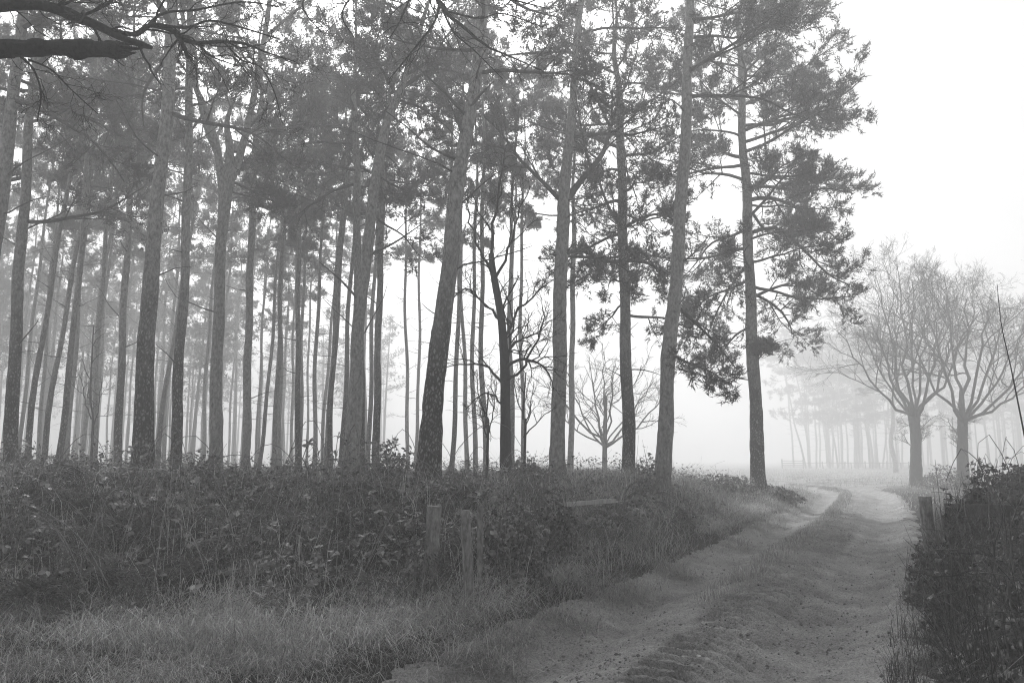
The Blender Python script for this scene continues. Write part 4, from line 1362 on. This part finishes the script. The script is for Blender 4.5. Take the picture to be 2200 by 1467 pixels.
hdg = thing('bramble_thicket', (5.4, 8.6, gz(5.4, 8.6)), 'dark bramble and dead grass thicket smothering the fence right of the track', 'brambles')
pts = scatter(11000, 2, 16, 3.6, 24, lambda x, y, d, s, e, h: (h > -0.15) * (h < 3.5) * (0.25 + 0.75 * patch(x, y)), 1.4)
x, y = pts[:, 0], pts[:, 1]
h = lie(x, y)[3]
H = hedge_h(x, y, h)
uu = rng.random(len(x)) ** 0.6
pos = np.stack([x, y, ground_z(x, y) + H * uu * 1.05 + 0.03], 1)
nr = unit(np.stack([np.full(len(x), -0.75) * (1.3 - sstep(h, 0, 1.2)), np.full(len(x), -0.55), np.full(len(x), 0.7)], 1) + rng.normal(size=(len(x), 3)) * 0.3)
m = MB()
compound(m, pos, unit(rng.normal(size=pos.shape) * np.array([1, 1, 0.5]) + np.array([0, 0, -0.2])), nr, rng.uniform(0.034, 0.07, len(x)))
tag(m.build('foliage', MAT['hedge_leaf'], hdg, smooth=False), kind='stuff')
hedge_leaves = [k.copy() for k in leaf_meshes]
for k in hedge_leaves:
    k.materials[0] = MAT['hedge_leaf']
sel = np.where((h < 1.1) & (y < 11.5) & (y > 4.4))[0][:170]
leaf_objects(hdg, pos[sel] + nr[sel] * 0.06, nr[sel], len(sel), (0.7, 1.1), hedge_leaves)
P0 = scatter(46, 2.4, 11, 4.2, 16, lambda x, y, d, s, e, h: (h > 0.0) * (h < 2.0), 1.4)
for i, (x_, y_) in enumerate(P0):
    az = rng.uniform(2.2, 4.6) if i % 5 == 0 else rng.uniform(-1.2, 1.6)
    L = rng.uniform(0.3, 0.8)
    b0 = np.array([x_, y_, gz(x_, y_)])
    hv = np.array([math.cos(az), math.sin(az), 0])
    hgt = rng.uniform(0.9, 1.5)
    q = smooth_path([b0, b0 + hv * L * 0.2 + [0, 0, hgt * 0.7], b0 + hv * L * 0.6 + [0, 0, hgt], b0 + hv * L + [0, 0, hgt * rng.uniform(0.6, 1.1)]], 16)
    q[1:-1] += rng.normal(size=(14, 3)) * 0.012
    V, Q, _ = tubes(q, np.linspace(0.006, 0.002, 16), 5)
    MB().add(V, Q).build('stem', MAT['stem'], hdg)
m = MB()
pts = scatter(5200, 2.4, 13, 3.8, 20, lambda x, y, d, s, e, h: (h > -0.1) * (h < 3), 1.4)
z = surf_z(pts[:, 0], pts[:, 1])
blades(m, np.column_stack([pts, z]), rng.uniform(0.3, 1.3, len(pts)), rng.uniform(0.003, 0.006, len(pts)), 0.38, None, 0.9)
tag(m.build('stalk', MAT['hedge_stalk'], hdg, smooth=False), kind='stuff')
m = MB()
P = scatter(900, 2.4, 12, 3.8, 18, lambda x, y, d, s, e, h: (h > -0.1) * (h < 2.5), 1.4)
b0 = np.column_stack([P, ground_z(P[:, 0], P[:, 1]) + rng.random(len(P)) * 0.9])
d0 = unit(rng.normal(size=b0.shape) + np.array([-0.2, 0, 0.5]))
pp = [b0]
for k in range(4):
    pp.append(pp[-1] + d0 * rng.uniform(0.06, 0.14, (len(P), 1)))
    d0 = unit(d0 + rng.normal(size=d0.shape) * 0.3)
V, Q, _ = tubes(np.stack(pp, 1), np.ones((len(P), 5)) * np.linspace(0.004, 0.0015, 5), 3)
m.add(V, Q)
tag(m.build('twig', MAT['hedge_stalk'], hdg), kind='stuff')
q = smooth_path([at(2215, 1010, 8.6), at(2200, 930, 8.6), at(2172, 790, 8.6), at(2152, 700, 8.6), at(2142, 610, 8.6)], 24)
q0 = q[0].copy(); q0[2] = gz(q0[0], q0[1])
q = np.vstack([q0[None], q])
V, Q, _ = tubes(q, np.linspace(0.011, 0.003, len(q)), 6)
tag(MB().add(V, Q).build('sapling', MAT['oak_bark']), 'long thin bare shoot rising from the right hedge', 'sapling')


def bush(label, px, Y, wpx, hpx_top, n, leaf, mat='bramble', grass_n=120):
    x0 = (px - 1100) / FPX * Y
    r = wpx * 0.5 / FPX * Y
    zb = gz(x0, Y)
    top = at(px, hpx_top, Y)[2] - zb
    root = thing('bush', (x0, Y, zb), label, 'bush')
    m = MB()
    pts = rng.normal(size=(n, 3))
    pts = unit(pts) * rng.random((n, 1)) ** 0.33
    pts[:, 2] = np.abs(pts[:, 2])
    pos = pts * np.array([r, r * 0.8, top]) * (0.7 + 0.6 * noise3(pts[:, 0] * 2, pts[:, 1] * 2, pts[:, 2] * 2, int(px)))[:, None] + np.array([x0, Y, zb])
    compound(m, pos, rng.normal(size=(n, 3)), unit(pts + rng.normal(size=pts.shape) * 0.5), rng.uniform(leaf * 0.6, leaf * 1.2, n))
    tag(m.build('foliage', MAT[mat], root, smooth=False), kind='stuff')
    m = MB()
    k = 60
    b0 = np.array([x0, Y, zb]) + rng.normal(size=(k, 3)) * np.array([r * 0.3, r * 0.3, 0])
    tip_ = pos[rng.integers(0, n, k)] + np.array([0, 0, 0.15]) + rng.normal(size=(k, 3)) * 0.12
    mid = (b0 + tip_) / 2 + rng.normal(size=(k, 3)) * 0.08
    V, Q, _ = tubes(np.stack([b0, mid, tip_], 1), np.ones((k, 3)) * np.array([0.006, 0.004, 0.002]), 4)
    m.add(V, Q)
    tag(m.build('twig', MAT['stem'], root), kind='stuff')
    m = MB()
    gp = np.array([x0, Y, zb]) + np.column_stack([rng.normal(size=(grass_n, 2)) * r * 0.6, np.zeros(grass_n)])
    gp[:, 2] = ground_z(gp[:, 0], gp[:, 1])
    blades(m, gp, rng.uniform(0.3, 0.8, grass_n) * max(top, 0.4), rng.uniform(0.004, 0.008, grass_n), 0.4)
    tag(m.build('stalk', MAT['straw'], root, smooth=False), kind='stuff')


bush('leafy bramble clump hiding the near half of the old gate', 1110, 8.7, 170, 1058, 800, 0.05)
bush('bramble clump hanging over the middle of the old gate', 1190, 9.8, 110, 1055, 600, 0.05)
for (px, Y, w, top, n, mt, lb) in [(90, 9.6, 200, 1105, 900, 'bramble', 'broad bramble mound at the left end of the bank'), (330, 9.3, 210, 1085, 900, 'bracken', 'slumped heap of dead bracken low on the bank, below the stout flaky pine'), (480, 11.5, 190, 1000, 800, 'bramble', 'high bramble mound in front of the forked pine'), (640, 9.2, 180, 1105, 700, 'bramble', 'bramble mound low in the middle of the bank'), (780, 10.6, 200, 1030, 800, 'bracken', 'tall heap of dead bracken below the bowed pale pine'), (240, 8.6, 150, 1210, 500, 'bracken', 'small brown bracken heap at the edge of the left verge'), (560, 8.3, 170, 1225, 500, 'bramble', 'low bramble hummock reaching into the left verge'), (1010, 11.8, 190, 1010, 700, 'bramble', 'bramble mound behind the old gatepost')]:
    bush(lb, px, Y, w, top, n, 0.05, mt, 160)
bush('leafy tangle around the square fence post stump', 900, 7.75, 80, 1175, 200, 0.045)
bush('low tangle in front of the far gate stile', 1275, 11.4, 110, 1100, 500, 0.05)
bush('rounded dark bush on the verge below the tall smooth pine', 1462, 15.5, 90, 1098, 900, 0.06)
bush('scrubby low bush left of the lone pine at the end of the bank', 1545, 24.0, 150, 1018, 1100, 0.07)
bush('low bramble bush at the foot of the lone pine', 1655, 25.0, 110, 1046, 900, 0.07)
bush('mound of dark undergrowth left of the big leaning pine', 838, 17.0, 120, 968, 900, 0.07)
bush('heap of dead bracken at the left edge of the wood', 160, 15.5, 130, 985, 900, 0.06, 'bracken')
bush('dark leafy mound beneath the thick left pine trunk', 60, 20, 100, 985, 700, 0.07)
bush('leafy bramble sprig in front of the tall smooth pine', 1385, 17.5, 60, 965, 160, 0.07)
bush('bushy undergrowth right of the crooked bare tree', 1130, 16.5, 150, 985, 900, 0.06)
bush('pale scrub at the foot of the misty oaks', 2010, 38.0, 120, 1005, 900, 0.08, 'bracken')
bush('leafy bramble spilling onto the track in front of the round gatepost', 1962, 8.3, 90, 1150, 420, 0.05, 'hedge_leaf', 40)
bush('dark bramble clump at the foot of the right thicket, nearest the viewpoint', 2010, 6.9, 120, 1190, 600, 0.05, 'hedge_leaf', 40)
bush('ivy and bramble draped beside the top of the round gatepost', 2022, 8.75, 60, 1050, 260, 0.045, 'hedge_leaf', 40)
bush('twiggy bush behind the right fence', 2120, 13.0, 170, 985, 1000, 0.06, 'hedge_leaf', 40)
bush('brambly shrub growing over the top of the right fence', 2080, 9.5, 110, 1020, 900, 0.055, 'hedge_leaf', 40)

# earth crumbs and clods on the track
m = MB()
OCT = np.array([[1, 0, 0], [-1, 0, 0], [0, 1, 0], [0, -1, 0], [0, 0, 1], [0, 0, -1]], float)
OT = np.array([[0, 2, 4], [2, 1, 4], [1, 3, 4], [3, 0, 4], [2, 0, 5], [1, 2, 5], [3, 1, 5], [0, 3, 5]])
pts = scatter(10000, -3, 14, 4.6, 30, lambda x, y, d, s, e, h: (np.abs(d) < 2.3) * (0.25 + 0.75 * clump(x, y, 2.0, 103)), 1.5, 5.0)
z = surf_z(pts[:, 0], pts[:, 1])
r = rng.gamma(2.0, 0.0035, len(pts)).clip(0.003, 0.022)
V = np.column_stack([pts, z + r * 0.2])[:, None, :] + OCT[None] * (rng.uniform(0.6, 1.3, (len(pts), 6, 3)) * r[:, None, None] * np.array([1, 1, 0.7]))
m.add(V.reshape(-1, 3), tris=(np.arange(len(pts))[:, None, None] * 6 + OT[None]).reshape(-1, 3))
tag(m.build('track_clod', MAT['clod'], smooth=False), 'crumbled earth and small stones lying on the track', kind='stuff')

# a few pale fallen leaves
for i, (px, py, lb) in enumerate([(1605, 1384, 'pale fallen leaf farthest up the track'), (1558, 1408, 'pale fallen leaf on the tyre prints, right of a cluster'), (1530, 1420, 'pale fallen leaf in the middle of the cluster on the tyre prints'), (1526, 1432, 'pale fallen leaf lowest in the cluster on the tyre prints'), (1500, 1425, 'pale curled leaf at the left of the cluster on the tyre prints'), (1918, 1358, 'tiny pale leaf beside the right hedge')]):
    r_ = ray(px, py)
    t = -HC / r_[2]
    x_, y_ = r_[0] * t, r_[1] * t
    z_ = float(surf_z(np.array([x_]), np.array([y_]))[0])
    m = MB()
    az = rng.uniform(0, 6.28)
    leaflets(m, np.array([[0, 0, 0.012]]), np.array([[math.cos(az), math.sin(az), 0.15]]), np.array([[0.1, -0.3, 1.0]]), np.array([0.05]))
    o = m.build('fallen_leaf', MAT['pale_leaf'], smooth=False)
    o.location = (x_, y_, z_ + 0.01)
    tag(o, lb, 'leaf')

for o in list(bpy.data.objects):
    if '_o' in o: del o['_o']
